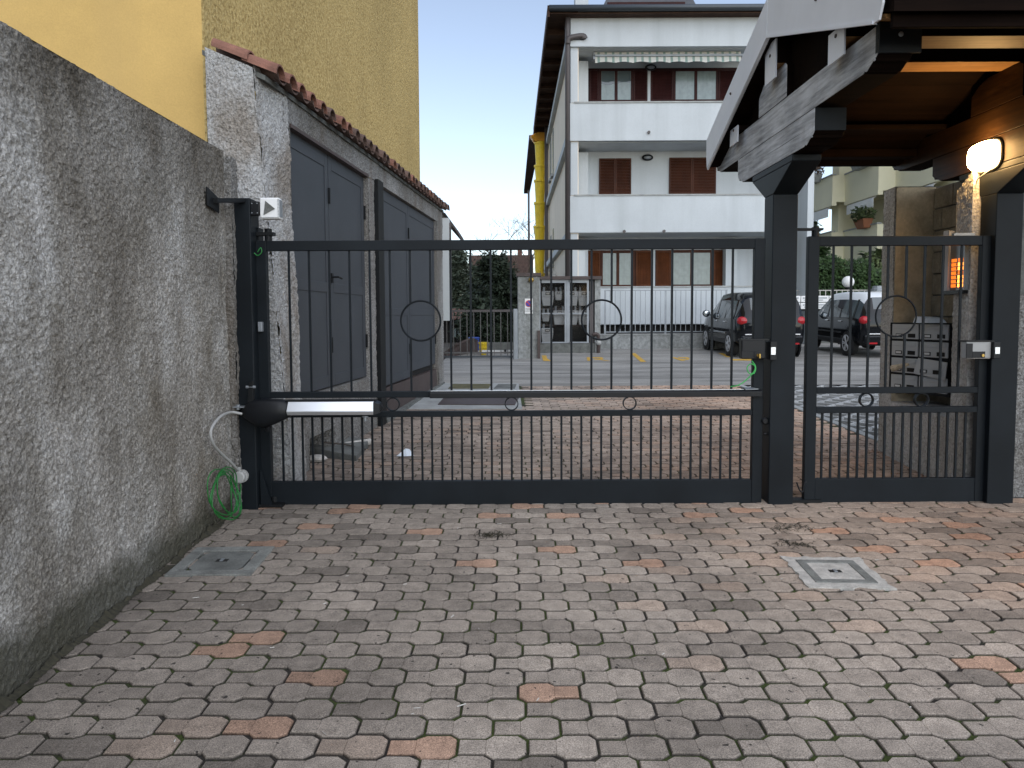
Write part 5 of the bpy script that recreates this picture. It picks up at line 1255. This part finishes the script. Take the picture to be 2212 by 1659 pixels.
# ------------------------------------------------------------------ far metal gate and what stands behind it
fg = thing('steel_side_gate', (X(1040,19.8,700), 19.8, gz(19.8)), 'low grey steel gate of thin bars left of the stucco pier', 'gate')
fyy = 19.85; fx0_, fx1_ = X(958,fyy,700), X(1108,fyy,700); ft, fbm = Z(669,fyy,1040), Z(762,fyy,1040)
m_ = MB(); m_.box(fx0_,fyy-.02,ft-.06,fx1_,fyy+.02,ft); m_.build('top_rail', M['pipe'], fg)
m_ = MB(); m_.box(fx0_,fyy-.015,fbm-.02,fx1_,fyy+.015,fbm+.02); m_.build('lower_rail', M['fence_bar'], fg)
u = 965.0
while u < 1107:
    x = X(u,fyy,700); m_ = MB(); m_.box(x-.011,fyy-.011,gz(fyy)+.06,x+.011,fyy+.011,ft-.05); m_.build('bar', M['fence_bar'], fg); u += 14.6
m_ = MB(); m_.box(fx0_,fyy-.016,gz(fyy)+.03,fx1_,fyy+.016,gz(fyy)+.08); m_.build('bottom_rail', M['gutter'], fg)
gpp = thing('grey_gate_post', (X(1113,19.7,700),19.7,gz(19.7)), 'round topped grey steel post beside the stucco pier', 'post')
m_ = MB(); m_.box(X(1108.5,19.7,700),19.66,gz(19.7)-.03,X(1119,19.7,700)-.01,19.78,Z(667,19.7,1113)); m_.build('post', M['steel'], gpp, bevel=.02)
bb = thing('white_barrier', W(1075,759,20.6), 'white boom lying low behind the grey steel gate', 'boom')
m_ = MB(); z = Z(759,20.6,1075); m_.box(X(1041,20.6,759),20.55,z-.04,X(1089,20.6,759),20.62,z+.035); m_.box(X(1094,20.6,759),20.55,z-.05,X(1110,20.6,759),20.62,z+.04); m_.build('boom', M['white'], bb)
m_ = MB(); m_.box(X(1089,20.6,759),20.53,z-.06,X(1094,20.6,759),20.64,z+.05); m_.build('joint', M['black'], bb)
ch = thing('chute_segments', W(1044,760,21.2), 'stack of yellow plastic chute rings standing behind the steel gate', 'chute rings')
c = W(1044,757,21.2); zb_ = gz(21); zt_ = Z(739,21.2,1044); h = zt_-zb_
for k in range(3):
    m_ = MB(); z0 = zb_+h*k/3; r0 = .075+.016*k; m_.lathe((c.x,21.2,z0),[(r0,0),(r0+.015,h/3-.05),(r0+.03,h/3-.05),(r0+.03,h/3)],16); m_.build('ring', M['chute'], ch)
bn = thing('blue_bin', W(1024,731,23), 'blue plastic bin behind the ramp wall', 'bin')
c = W(1024,731,23); m_ = MB(); m_.lathe((c.x,23,c.z-.1),[(.13,-.35),(.16,.10),(.18,.11),(.15,.14)],14); m_.build('tub', M['blue'], bn)
rw = thing('ramp_wall', (X(1000,21,760),21,gz(21)), 'brown sloping concrete ramp wall behind the steel gate', 'wall')
m_ = MB(); p = [W(958,762,20.4),W(980,745,20.7),W(1010,731,21.5),W(1020,735,22)]
m_.prism([(a.x,a.y,a.z) for a in p]+[(p[3].x,p[3].y,0),(p[0].x,p[0].y,0)], (.15,.3,0)); m_.build('wall', M['brown_metal'], rw)
rwb = thing('garden_wall', (X(1070,23,750),23,gz(23)), 'low dark garden wall behind the white boom', 'wall')
m_ = MB(); m_.box(X(1025,23,745),23,0,X(1125,23,745),23.2,Z(740,23,1070)); m_.build('wall', M['concrete_dark'], rwb)
# green lattice fence and small houses far behind
hs_ = thing('red_roofed_house', W(1000,690,30), 'small low house with an orange tiled roof behind the gate', 'house')
m_ = MB(); a_, b_ = W(968,676,30), W(1019,688,30); m_.box(a_.x-1,30.3,0,b_.x-.1,34,Z(690,30,1000)); m_.build('wall', M['dark_void'], hs_)
m_ = MB(); m_.hexa([(a_.x-1,30,Z(684,30)),(b_.x,30,Z(692,30)),(b_.x,30.1,Z(691,30)),(a_.x-1,30.1,Z(683,30)),(a_.x-1,33,Z(664,33)),(b_.x-.2,33,Z(668,33)),(b_.x-.2,33.1,Z(667,33)),(a_.x-1,33.1,Z(663,33))]); m_.build('roof', M['terracotta'], hs_)
for u0,u1 in ((978,985),(989,1000),(1008,1014)):
    m_ = MB(); m_.box(X(u0,30.2,715),30.22,Z(728,30.2),X(u1,30.2,715),30.29,Z(708,30.2)); m_.build('window', M['curtain'], hs_)
h2 = thing('far_red_house', W(1010,650,45), 'distant house with a brick red roof among the conifers', 'house')
m_ = MB(); a_, b_ = W(1001,660,45), W(1018,642,45); m_.prism([(a_.x,45,Z(661,45)),(b_.x,45,Z(660,45)),(b_.x,45.6,Z(640,45)),(a_.x+.15,45.6,Z(641,45))],(0,.2,0)); m_.build('roof', M['terracotta'], h2)
m_ = MB(); m_.box(a_.x,45.3,.5,b_.x,48,Z(661,45)); m_.build('wall', M['cream_wall'], h2)
ww = thing('white_house_corner', (X(966,17,600),17,gz(17)), 'narrow white rendered house end seen past the garage', 'house')
m_ = MB(); m_.box(X(940,16.6,600),16.6,Z(692,16.6),X(971.5,16.6,600),16.9,Z(470,16.6)); m_.build('wall', M['white_wall'], ww)
m_ = MB(); m_.box(X(971.8,16.65,600),16.6,Z(700,16.6),X(975.5,16.65,600),16.7,Z(480,16.6)); m_.build('downpipe', M['pipe'], ww)
m_ = MB(); p0, p1 = W(958,462,16.6), W(998,520,17.5); m_.prism([(p0.x-.3,16.5,p0.z+.25),(p0.x+.05,16.5,p0.z),(p1.x,17.4,p1.z),(p1.x-.05,17.4,p1.z+.18)],(0,1.5,.0)); m_.build('roof_edge', M['brown_metal'], ww)
bk = thing('brick_house', W(1070,560,60), 'distant brown brick house with a chimney behind the conifers', 'house')
m_ = MB(); a_, b_ = W(1012,555,60), W(1152,548,60); m_.box(a_.x,60,.5,b_.x,66,Z(551,60,1080)); m_.build('wall', M['terracotta_dirty'], bk)
m_ = MB(); m_.box(X(1118,60,540),60.5,Z(552,60),X(1128,60,540),61.5,Z(536,60)); m_.build('chimney', M['terracotta'], bk)
# ------------------------------------------------------------------ second block behind with dark eave, rubble chute
b2 = thing('rear_apartment_block', W(1160,420,46), 'rear block with a dark wooden eave beyond the white building', 'building')
yq = 46.0
m_ = MB(); m_.box(X(1168,yq,400),yq,0,X(1230,yq,400),yq+8,Z(295,yq)); m_.build('wall', M['white_wall'], b2)
m_ = MB(); ea, eb = X(1143,yq,300), X(1168,yq,300)
m_.hexa([(ea,yq,Z(292,yq)-.3),(eb,yq,Z(292,yq)-.3),(eb-.2,66,Z(292,yq)-.3),(ea,66,Z(292,yq)-.3),(ea,yq,Z(292,yq)),(eb,yq,Z(292,yq)),(eb-.2,66,Z(292,yq)),(ea,66,Z(292,yq))]); m_.build('eave', M['eave_wood'], b2)
m_ = MB(); x = X(1157,yq,500); m_.cyl((x,yq+18,Z(415,yq)-4),(x,yq+18,Z(300,yq)),.09,6); m_.build('downpipe', M['pipe'], b2)
yc_ = 40.0
rc = thing('rubble_chute', (X(1166,yc_,450),yc_,gz(yc_)), 'tall yellow rubble chute with an orange hopper at the building corner', 'rubble chute')
vv = [307,357,389,437,488,538,590,640]
for i in range(len(vv)-1):
    u = 1167-.4*i; x = X(u,yc_,450); zt_, zb_ = Z(vv[i],yc_,u), Z(vv[i+1]+4,yc_,u); h = zt_-zb_
    m_ = MB(); m_.lathe((x,yc_,zb_),[(.215,0),(.275,h-.12),(.31,h-.11),(.31,h)],18); m_.build('segment', M['chute'], rc, smooth=False)
m_ = MB(); x = X(1166,yc_,300); z = Z(308,yc_,1166); m_.hexa([(x-.3,yc_-.3,z),(x+.3,yc_-.3,z),(x+.3,yc_+.3,z),(x-.3,yc_+.3,z),(x-.5,yc_-.5,z+.25),(x+.35,yc_-.5,z+.6),(x+.35,yc_+.5,z+.75),(x-.5,yc_+.5,z+.4)]); m_.build('hopper', M['chute_o'], rc, bevel=.05)
m_ = MB(); x = X(1182,yc_-1,500); m_.box(x-.12,yc_-1,0,x+.05,yc_-.9,Z(262,yc_,1182)); m_.build('scaffold_pole', M['pipe'], rc)

# ================================================================== PALE YELLOW APARTMENTS on the right
pa_ = thing('yellow_apartment_building', (16.5, 36, gz(30)), 'pale yellow apartment block with stepped balconies and white awnings at right', 'building')
def yb_box(name, x0,y0,z0,x1,y1,z1,mt='yellow_pale',par=None):
    m_ = MB(); m_.box(x0,y0,z0,x1,y1,z1); return m_.build(name, M[mt], par or pa_)
steps = [(15.55,37.4,40.2),(16.15,34.0,37.4),(16.9,30.5,34.0)]
yb_box('wall', 17.6, 28, 0, 18, 39.0, 13)
yb_box('end_wall', 17.0, 39.0, 0, 24, 39.3, 13); 
yb_box('pillar', 16.2, 38.2, 0, 17.0, 39.0, 13)
for lev, (zb_, zt_) in enumerate(((7.0,8.28),(4.25,5.55),(1.4,2.75))):
    for k, (xs, ya, yb2) in enumerate(steps):
        yb_box('balcony', xs, ya+.12, zb_, xs+.12, yb2, zt_)
        yb_box('balcony_return', xs, ya, zb_, 17.6, ya+.118, zt_)
        yb_box('balcony_floor', xs+.12, ya+.12, zb_+.02, 17.59, yb2, zb_+.2)
        yb_box('rim', xs-.05, ya-.05, zt_+.002, xs+.16, yb2, zt_+.06, 'concrete')
        yb_box('band', xs-.03, ya-.03, zb_-.18, xs+.2, yb2, zb_-.002)
        if lev < 2:
            m_ = MB(); y0_, y1_ = ya+.4, yb2-.3; zt2 = zb_-.22
            m_.hexa([(xs-.0,y0_,zt2-.05),(xs+.1,y0_,zt2),(xs+.1,y1_,zt2),(xs-.0,y1_,zt2-.05),(xs-.0,y0_,zt2),(xs+.1,y0_,zt2+.04),(xs+.1,y1_,zt2+.04),(xs,y1_,zt2)])
            m_.box(xs-.03,y0_,zt2-.45,xs-.012,y1_,zt2-.01); m_.build('awning', M['white'], pa_)
    for (ya, yb2) in ((35.0,36.2),(31.2,33.2),(38.0,38.9)):
        if lev < 2: w_ = yb_box('window', 17.55, ya, zb_-2.4, 17.6, yb2, zb_-.5, 'shutter'); yb_box('pane', 17.53, ya+.12, zb_-2.3, 17.549, yb2-.12, zb_-.6, 'curtain', w_)
yb_box('window', 17.55, 38.0, 9.2, 17.59, 38.9, 11.2, 'shutter')
yb_box('roof_slab', 15.4, 28, 13.0, 24, 40.4, 13.3)
# ------------------------------------------------------------------ planters on balconies
def leaf_cloud(mb, c, rad, n, size, r_, squash=(1,1,1), shell=0.35):
    for i in range(n):
        while True:
            p = Vector((r_.uniform(-1,1), r_.uniform(-1,1), r_.uniform(-1,1)))
            if shell < p.length < 1: break
        q = Vector((c[0]+p.x*rad[0], c[1]+p.y*rad[1], c[2]+p.z*rad[2]))
        a_ = Vector((r_.gauss(0,1),r_.gauss(0,1),r_.gauss(0,1))).normalized(); b_ = a_.orthogonal().normalized(); s = size*r_.uniform(.6,1.4)
        mb.add([q-a_*s, q+b_*s*.45, q+a_*s, q-b_*s*.45], [(0,1,2,3)])
rp = random.Random(4)
for (u, v, y_, kind, lb_) in ((1773,392,39.2,'bare','stone planter of brown dried shrub on the far upper balcony'),(1838,372,35.6,'dark','stone planter of dark green shrub on the upper balcony'),(1862,356,34.9,'light','planter of light green cactus plant beside the dark shrub'),(1850,497,35.0,'dark','terracotta planter of green shrub on the lower balcony')):
    c = W(u, v, y_); xs = 15.5 if u < 1800 else 16.1
    t = thing('balcony_planter', (xs, y_, c.z-.4), lb_, 'planter')
    m_ = MB(); zb_ = 8.25 if v < 420 else 5.5
    m_.hexa([(xs-.25,y_-.35,zb_-.05),(xs+.05,y_-.35,zb_-.05),(xs+.05,y_+.35,zb_-.05),(xs-.25,y_+.35,zb_-.05),(xs-.38,y_-.5,zb_+.36),(xs+.12,y_-.5,zb_+.36),(xs+.12,y_+.5,zb_+.36),(xs-.38,y_+.5,zb_+.36)]); m_.build('pot', M['terra_pot'] if v > 450 else M['concrete'], t, bevel=.03)
    m_ = MB(); leaf_cloud(m_, (xs-.15,y_,zb_+.6), (.5,.75,.38), 240, .12, rp); m_.build('foliage', M['leaf_brown'] if kind == 'bare' else M['leaf_hedge'] if kind == 'light' else M['leaf_mid'], t, recalc=False)

# ------------------------------------------------------------------ far railing, white letterbox rack, hedge, globe lamp
fr_ = thing('far_railing', (10.5, 25.6, gz(25)), 'grey railing on a dark base before the hedge at right', 'railing')
yy = 25.6; xa, xb = X(1700,yy,640), X(1925,yy,640); zt_, zb_ = Z(626,yy,1820), Z(650,yy,1820)
m_ = MB(); m_.box(xa,yy,zt_-.03,xb,yy+.04,zt_); m_.box(xa,yy,zb_-.02,xb,yy+.04,zb_+.02); m_.build('rail', M['mortar'], fr_)
x = xa
while x < xb: m_ = MB(); m_.box(x-.012,yy+.01,zb_,x+.012,yy+.03,zt_-.02); m_.build('baluster', M['mortar'], fr_); x += .185
m_ = MB(); m_.box(xa,yy+.1,0,xb,yy+.3,zb_-.45); m_.build('base_wall', M['concrete_dark'], fr_)
wm = thing('white_letterbox_rack', (9.6,24.8,gz(25)), 'rack of white letterboxes before the far railing behind the cars', 'letterboxes')
yy = 24.9
for r_i in range(2):
    for c_i in range(4):
        u0 = 1700+c_i*30.5; x0_, x1_ = X(u0,yy,650), X(u0+29,yy,650); z1_ = Z(639+r_i*15,yy,1760); z0_ = Z(652.5+r_i*15,yy,1760)
        m_ = MB(); m_.box(x0_,yy,z0_,x1_,yy+.25,z1_); d_ = m_.build('letterbox', M['white'], wm, bevel=.01)
        m_ = MB(); m_.box(x0_+.06,yy-.006,z1_-.09,x1_-.06,yy-.001,z1_-.05); m_.box(x0_+.1,yy-.006,z0_+.05,x0_+.25,yy-.001,z0_+.08); m_.build('slot', M['steel'], d_)
m_ = MB(); m_.box(X(1698,yy,650),yy+.02,Z(675,yy),X(1824,yy,650),yy+.2,Z(668.5,yy)); m_.box(X(1705,yy,650),yy+.05,.3,X(1708,yy,650),yy+.12,Z(675,yy)); m_.box(X(1815,yy,650),yy+.05,.3,X(1818,yy,650),yy+.12,Z(675,yy)); m_.build('stand', M['black_metal'], wm)
gl = thing('globe_lamp', (X(1832,26.2,610),26.2,gz(26)), 'clear globe lamp on a dark pole before the hedge', 'lamp')
c = W(1832,609,26.2); m_ = MB(); m_.sphere(c,.2,16,10); m_.build('globe', M['white'], gl, smooth=True)
m_ = MB(); m_.cyl((c.x,26.2,.4),(c.x,26.2,c.z-.19),.045,8); m_.cyl((c.x,26.2,c.z-.2),(c.x,26.2,c.z-.12),.09,10); m_.build('pole', M['black_metal'], gl)
bxg = thing('grey_utility_box', W(1896,632,25.5), 'small grey box on the far railing beside the hedge', 'box')
c = W(1896,632,25.4); m_ = MB(); m_.lathe((c.x,25.4,c.z),[(.2,-.2),(.2,.12),(.17,.15),(.17,.22)],12); m_.build('box', M['steel'], bxg)
hg = thing('clipped_hedge', (12, 29, gz(27)), 'long dark green clipped hedge below the yellow apartments', 'hedge')
m_ = MB(); xa, xb = X(1690,28,600), X(1960,28,600)
for i in range(12000):
    x = rp.uniform(xa,xb); z = rp.uniform(.6, Z(566,28,1830)+.22*math.sin(x*1.7)+.1*math.sin(x*5)); y = 28+abs(rp.gauss(0,.28))*(1 if rp.random()<.8 else 3)
    a_ = Vector((rp.gauss(0,1),rp.gauss(0,.6),rp.gauss(0,1))).normalized(); b_ = a_.orthogonal().normalized(); s = .07*rp.uniform(.6,1.5)
    m_.add([(x-a_.x*s,y-a_.y*s,z-a_.z*s),(x+b_.x*s*.5,y+b_.y*s*.5,z+b_.z*s*.5),(x+a_.x*s,y+a_.y*s,z+a_.z*s),(x-b_.x*s*.5,y-b_.y*s*.5,z-b_.z*s*.5)],[(0,1,2,3)])
m_.build('foliage', M['leaf_hedge'], hg, recalc=False)
m_ = MB(); m_.box(xa,28.5,.5,xb,29.3,Z(580,28,1830)); m_.build('core', M['leaf_dark'], hg)

# ================================================================== TREES
def branchy(mb, p, d, l, r_, depth, rr, spread=.55, up=.15, tips=None):
    q = p + d*l
    mid = (p+q)/2 + Vector((rr.gauss(0,.05),rr.gauss(0,.05),rr.gauss(0,.03)))*l
    mb.tube([p,mid,q], r_, 5 if depth > 2 else 3, False, r_*.6)
    if depth == 0:
        if tips is not None: tips.append(q)
        return
    for k in range(rr.choice((2,3,3))):
        nd = (d + Vector((rr.gauss(0,spread),rr.gauss(0,spread),rr.gauss(up,spread*.6)))).normalized()
        branchy(mb, p+(q-p)*rr.uniform(.55,1.0), nd, l*rr.uniform(.6,.85), r_*.6, depth-1, rr, spread, up, tips)
def bare_tree(u, y_, vt, label, seed):
    x = X(u,y_,500); z0 = gz(27)-.1; H = Z(vt,y_,u)-z0; rr = random.Random(seed)
    t = thing('bare_tree', (x,y_,z0), label, 'tree')
    m_ = MB(); m_.tube([(x,y_,z0),(x+.1,y_,z0+H*.3)], .16*H/9, 7, True, .11*H/9); m_.build('trunk', M['bark'], t)
    m_ = MB(); 
    for k in range(5): branchy(m_, Vector((x+.1,y_,z0+H*(.22+.05*k))), Vector((rr.gauss(0,.45),rr.gauss(0,.45),1)).normalized(), H*.26, .06*H/9, 4, rr)
    m_.build('branches', M['leaf_brown'], t, recalc=False)
bare_tree(1135, 52, 425, 'bare pale winter tree left of the yellow chute', 5)
bare_tree(1142, 33, 552, 'low brown bare tree behind the stucco pier', 8)
bare_tree(1632, 46, 530, 'bare tree seen past the right end of the white building', 12)
def conifer(name, u, y_, vt, radius, label, mt, n, size, seed, kind='cone', vb=780):
    x = X(u,y_,600); z0 = gz(27)-.1; zt_ = Z(vt,y_,u); H = zt_-z0; rr = random.Random(seed)
    t = thing(name, (x,y_,z0), label, 'tree')
    m_ = MB(); m_.tube([(x,y_,z0),(x+.05,y_,z0+H*.9)], .18*H/9, 8, True, .03); m_.build('trunk', M['bark'], t)
    m_ = MB()
    whorl = []
    nb_ = int(26*H/6)
    for i in range(nb_):
        f = i/nb_; zb_ = z0+H*(.05+.93*f)
        env = (1-f)**.8 if kind == 'cone' else math.sin(math.pi*(.15+.8*f))**.7
        for k in range(5):
            a_ = rr.uniform(0,6.28); L = radius*env*rr.uniform(.55,1.12)
            drop = -.25*L if kind == 'cone' else .12*L
            m_.tube([(x,y_,zb_),(x+math.cos(a_)*L,y_+math.sin(a_)*L,zb_+drop)], .02, 3, False)
            whorl.append((a_, L, zb_, drop))
    b_o = m_.build('branch', M['bark'], t, recalc=False); b_o['kind'] = 'stuff'
    m_ = MB()
    for i in range(n):
        a_, L, zb_, drop = rr.choice(whorl); s = rr.random()**.6; w_ = .16*L+.05
        q = Vector((x+math.cos(a_)*L*s+rr.gauss(0,w_), y_+math.sin(a_)*L*s+rr.gauss(0,w_), zb_+drop*s+rr.gauss(-.05,.14)))
        d = Vector((math.cos(a_)+rr.gauss(0,.7), math.sin(a_)+rr.gauss(0,.7), rr.gauss(-.25,.5))).normalized(); b_ = d.orthogonal().normalized(); b_ = (b_*math.cos(i)+d.cross(b_)*math.sin(i)); e = size*rr.uniform(.6,1.5)
        m_.add([q-d*e, q+b_*e*.36, q+d*e, q-b_*e*.36], [(0,1,2,3)])
    m_.build('crown', M[mt], t, recalc=False)
conifer('dark_conifer', 1066, 27.5, 548, .95, 'dense dark evergreen behind the low steel gate', 'leaf_dark', 14000, .085, 21, 'round')
conifer('dark_conifer', 1098, 28.5, 590, .8, 'shorter dark evergreen just left of the stucco pier', 'leaf_dark', 7000, .085, 22, 'round')
conifer('dark_conifer', 1040, 26.5, 640, .8, 'low dark shrub at the foot of the evergreen behind the steel gate', 'leaf_dark', 7000, .085, 23, 'round')
conifer('grey_cedar', 984, 40, 528, 1.15, 'grey green cedar beside the white house corner', 'leaf_cedar', 15000, .10, 24, 'round')
conifer('blue_cedar', 1018, 46, 572, .75, 'hazy blue green cedar between the two darker trees', 'leaf_cedar', 8000, .11, 25, 'cone')
conifer('tall_cedar', 1733, 47, 330, 1.7, 'tall dark cedar left of the yellow apartment block', 'leaf_mid', 16000, .12, 26, 'cone')
conifer('tall_cedar', 1722, 44, 420, 1.1, 'shorter cedar just right of the middle post', 'leaf_dark', 11000, .11, 27, 'round')
conifer('garden_shrub', 1768, 33, 512, .7, 'bushy green shrub at the corner of the yellow apartments', 'leaf_hedge', 2000, .16, 28, 'round')
conifer('garden_shrub', 1890, 29.5, 540, 1.1, 'bushy evergreen rising behind the hedge at right', 'leaf_mid', 2600, .16, 29, 'round')
dk = thing('distant_house', W(1637,600,50), 'dark shed roof beyond the right end of the white building', 'house')
m_ = MB(); p = W(1622,575,50); m_.prism([(p.x-1,50,0),(p.x+3,50,0),(p.x+3,50,Z(590,50)),(p.x-1,50,Z(570,50))],(0,2,0)); m_.build('shed', M['eave_wood'], dk)

# ================================================================== CARS
def make_car(name, label, white_roof):
    t = local(name, (0,0,0), label, 'car', 'cars parked nose in across the yard')
    # stations along y (rear = 0): y, z_bottom, z_belt, z_roof, half width sill, half width belt, half width roof
    S = [(0.00,.42,.86,.98,.70,.72,.60),(.06,.34,.90,1.22,.80,.82,.62),(.16,.28,.94,1.52,.855,.86,.63),(.34,.26,.96,1.63,.875,.875,.645),(.9,.24,.96,1.665,.885,.88,.66),(1.6,.24,.955,1.665,.885,.88,.66),
         (2.3,.24,.95,1.63,.885,.875,.64),(2.75,.24,.95,1.47,.885,.87,.60),(3.15,.24,.955,1.20,.88,.86,.56),(3.42,.25,.95,1.02,.875,.84,.56),(3.8,.28,.90,.94,.85,.80,.5),(4.05,.34,.80,.83,.78,.70,.4),(4.15,.42,.66,.68,.66,.6,.3)]
    prof = []
    for (y, zb_, zl, zr_, ws, wb, wr) in S:
        p = [(0,zb_),(ws*.8,zb_),(ws,zb_+.12),(ws+.012,(zb_+zl)/2),(wb,zl),(wb-.01,zl+.02),((wb*.35+wr*.65)+.02,zl+(zr_-zl)*.70),(wr+.02,zr_-.045*(zr_>1.1)),(wr*.86,zr_-.008*(zr_>1.1)),(0,zr_+.0)]
        prof.append((y, p))
    K = len(prof[0][1])
    V = []; 
    for y, p in prof:
        for (x,z) in p: V.append((x,y,z))
        for (x,z) in p[1:-1][::-1]: V.append((-x,y,z))
    n = 2*K-2
    body, glass, roof = MB(), MB(), MB()
    fbody, fgl, frf = [], [], []
    for i in range(len(S)-1):
        for k in range(n):
            kk = k if k < K-1 else n-1-k
            f = (i*n+k,(i+1)*n+k,(i+1)*n+(k+1)%n,i*n+(k+1)%n)
            y_ = (S[i][0]+S[i+1][0])/2
            if kk == 5 and .16 < y_ < 3.2: fgl.append(f)
            elif kk in (6,7,8) and 2.3 < y_ < 3.2: (fgl if kk != 6 else fbody).append(f)
            elif kk in (6,7,8) and .05 < y_ < .2: (fgl if kk == 8 else fbody).append(f)
            elif kk in (6,7,8) and .1 < y_ < 2.4: frf.append(f)
            else: fbody.append(f)
    fbody.append(tuple(range(n))); fbody.append(tuple(range((len(S)-1)*n, len(S)*n)))
    def sub(fs):
        used = sorted({q for f in fs for q in f}); mp_ = {q:i for i,q in enumerate(used)}
        return MB().add([V[q] for q in used], [tuple(mp_[q] for q in f) for f in fs])
    b_ = sub(fbody).build('body', M['car_black'], t, smooth=True)
    for md in (b_.modifiers.new('edge','EDGE_SPLIT'),): md.split_angle = R(38)
    g_ = sub(fgl).build('windows', M['car_glass'], t, smooth=False)
    r__ = sub(frf).build('roof', M['car_white'] if white_roof else M['car_black'], t, smooth=True)
    # pillars standing just proud of the glass
    for s in (-1,1):
        for y_, w_, tilt in ((.42,.10,-.05),(1.28,.05,0),(2.12,.05,.03)):
            m_ = MB(); m_.hexa([(s*.874,y_,.975),(s*.884,y_,.975),(s*.884,y_+w_,.975),(s*.874,y_+w_,.975),(s*.728,y_+tilt,1.46),(s*.742,y_+tilt,1.46),(s*.742,y_+w_+tilt,1.46),(s*.728,y_+w_+tilt,1.46)]); m_.build('pillar', M['car_black'], t)
        m_ = MB(); m_.box(s*.86,.9,.30,s*.905,2.95,.42); m_.build('sill', M['black'], t, bevel=.01)
        m_ = MB(); m_.box(s*.895,1.1,.56,s*.915,2.8,.60); m_.build('side_strip', M['chrome'] if not white_roof else M['black'], t, bevel=.006)
        for y_ in (1.12,2.02): m_ = MB(); m_.box(s*.885,y_,.865,s*.918,y_+.20,.895); m_.build('door_handle', M['chrome'], t, bevel=.01)
        m_ = MB(); m_.sphere((s*.72,.10,.93),.165,16,10,.95,.75,.72); tl = m_.build('tail_light', M['red_lens'], t, smooth=True)
        m_ = MB(); m_.sphere((s*1.0,2.86,1.06),.12,12,8,.95,.55,.85); mi = m_.build('door_mirror', M['black'], t, smooth=True)
        m_ = MB(); m_.sphere((s*1.0,2.81,1.06),.10,12,6,.95,.28,.85); m_.build('mirror_glass', M['mirror'], mi, smooth=True)
        m_ = MB(); m_.box(s*.86,2.84,1.0,s*.95,2.88,1.03); m_.build('mirror_arm', M['black'], mi)
        m_ = MB(); m_.box(s*.45,-.045,.33,s*.68,-.015,.39); m_.build('reflector', M['red_lens'], t)
        for y_ in (.78,3.32):
            wx = s*.79
            m_ = MB(); m_.lathe((wx,y_,.315),[(.20,-.11),(.30,-.11),(.322,-.07),(.322,.07),(.30,.11),(.20,.11)],24,'x'); wt = m_.build('wheel', M['rubber'], t)
            m_ = MB(); m_.ring((wx+s*.10,y_,.315),.205,.012,'x',24,depth=.05); xw = wx+s*.118
            for k in range(5):
                for dd in (-.14,.14):
                    a_ = 2*math.pi*k/5+dd; a2 = 2*math.pi*k/5+dd*.5
                    m_.tube([(xw,y_+.03*math.cos(a2),.315+.03*math.sin(a2)),(xw,y_+.2*math.cos(a_),.315+.2*math.sin(a_))],.015,5)
            m_.cyl((xw-s*.02,y_,.315),(xw+s*.015,y_,.315),.05,10); m_.build('rim', M['silver'], wt)
            m_ = MB(); m_.cyl((wx+s*.1105,y_,.315),(wx+s*.1115,y_,.315),.2,20); m_.build('hub_shadow', M['dark_void'], wt)
            m_ = MB(); m_.ring((s*.872,y_,.315),.36,.035,'x',28,depth=.04); m_.build('wheel_arch', M['black'], t)
    m_ = MB(); m_.prism([(-.74,-.03,.52),(.74,-.03,.52),(.80,.10,.56),(.80,.10,.36),(.70,-.02,.34),(-.70,-.02,.34),(-.80,.10,.36),(-.80,.10,.56)][:2]+[(.80,.12,.52),(.78,.12,.33),(-.78,.12,.33),(-.80,.12,.52)],(0,-.035,0)) if False else m_.box(-.78,-.05,.34,.78,.10,.56); m_.build('bumper', M['car_black'], t, bevel=.05, seg=3)
    m_ = MB(); m_.box(-.70,-.062,.565,.70,-.03,.60); m_.build('bumper_trim', M['chrome'], t, bevel=.01)
    m_ = MB(); m_.box(-.26,-.02,.70,.26,.03,.80); m_.build('number_plate', M['white'], t)
    m_ = MB(); m_.box(-.56,.035,1.02,.56,.10,1.05); m_.build('window_seal', M['black'], t)
    return t
c1 = make_car('parked_car', 'black compact car with a black roof behind the middle post', False)
c1.location = (6.62, 19.45, gz(20.8)); c1.rotation_euler = (TILT, 0, R(-1))
c2 = make_car('parked_car', 'black compact car with a white roof seen through the narrow gate', True)
c2.location = (9.72, 19.40, gz(20.8)); c2.rotation_euler = (TILT, 0, R(-1))

# ------------------------------------------------------------------ yellow bay markings on the asphalt
def mark(name, polys, label=None):
    m_ = MB()
    for poly in polys:
        pts = [G(u,v) for u,v in poly]
        m_.prism([(p.x,p.y,SLOPE*p.y+.004) for p in pts], (0,0,.002))
    return m_.build(name, M['yellow_paint'], asph)
mark('bay_line', [[(1170,768),(1180,768),(1182,775),(1191,780),(1174,780),(1172,775)]])
mark('bay_letter', [[(1267,772),(1274,772),(1275,779.5),(1269,779.5)],[(1280,772.3),(1300,772),(1304,774.5),(1300,777),(1284,777.4),(1284,775.9),(1296,775.6),(1298,774.4),(1280,774)],[(1290,777),(1298,777),(1318,779.6),(1308,779.6)]])
mark('bay_line', [[(1362,763),(1372,763),(1396,782),(1384,782)]])
mark('bay_letter', [[(1449,772),(1457,772),(1481,779.5),(1471,779.5)],[(1464,772.3),(1486,772),(1490,775),(1487,777.6),(1474,777.6),(1471,776.2),(1482,776),(1483,774.2),(1466,774)]])
mark('bay_line', [[(1552,763),(1562,763),(1582,772),(1570,772)]])
mark('bay_line', [[(1575,776),(1640,776),(1640,779),(1580,779)]])
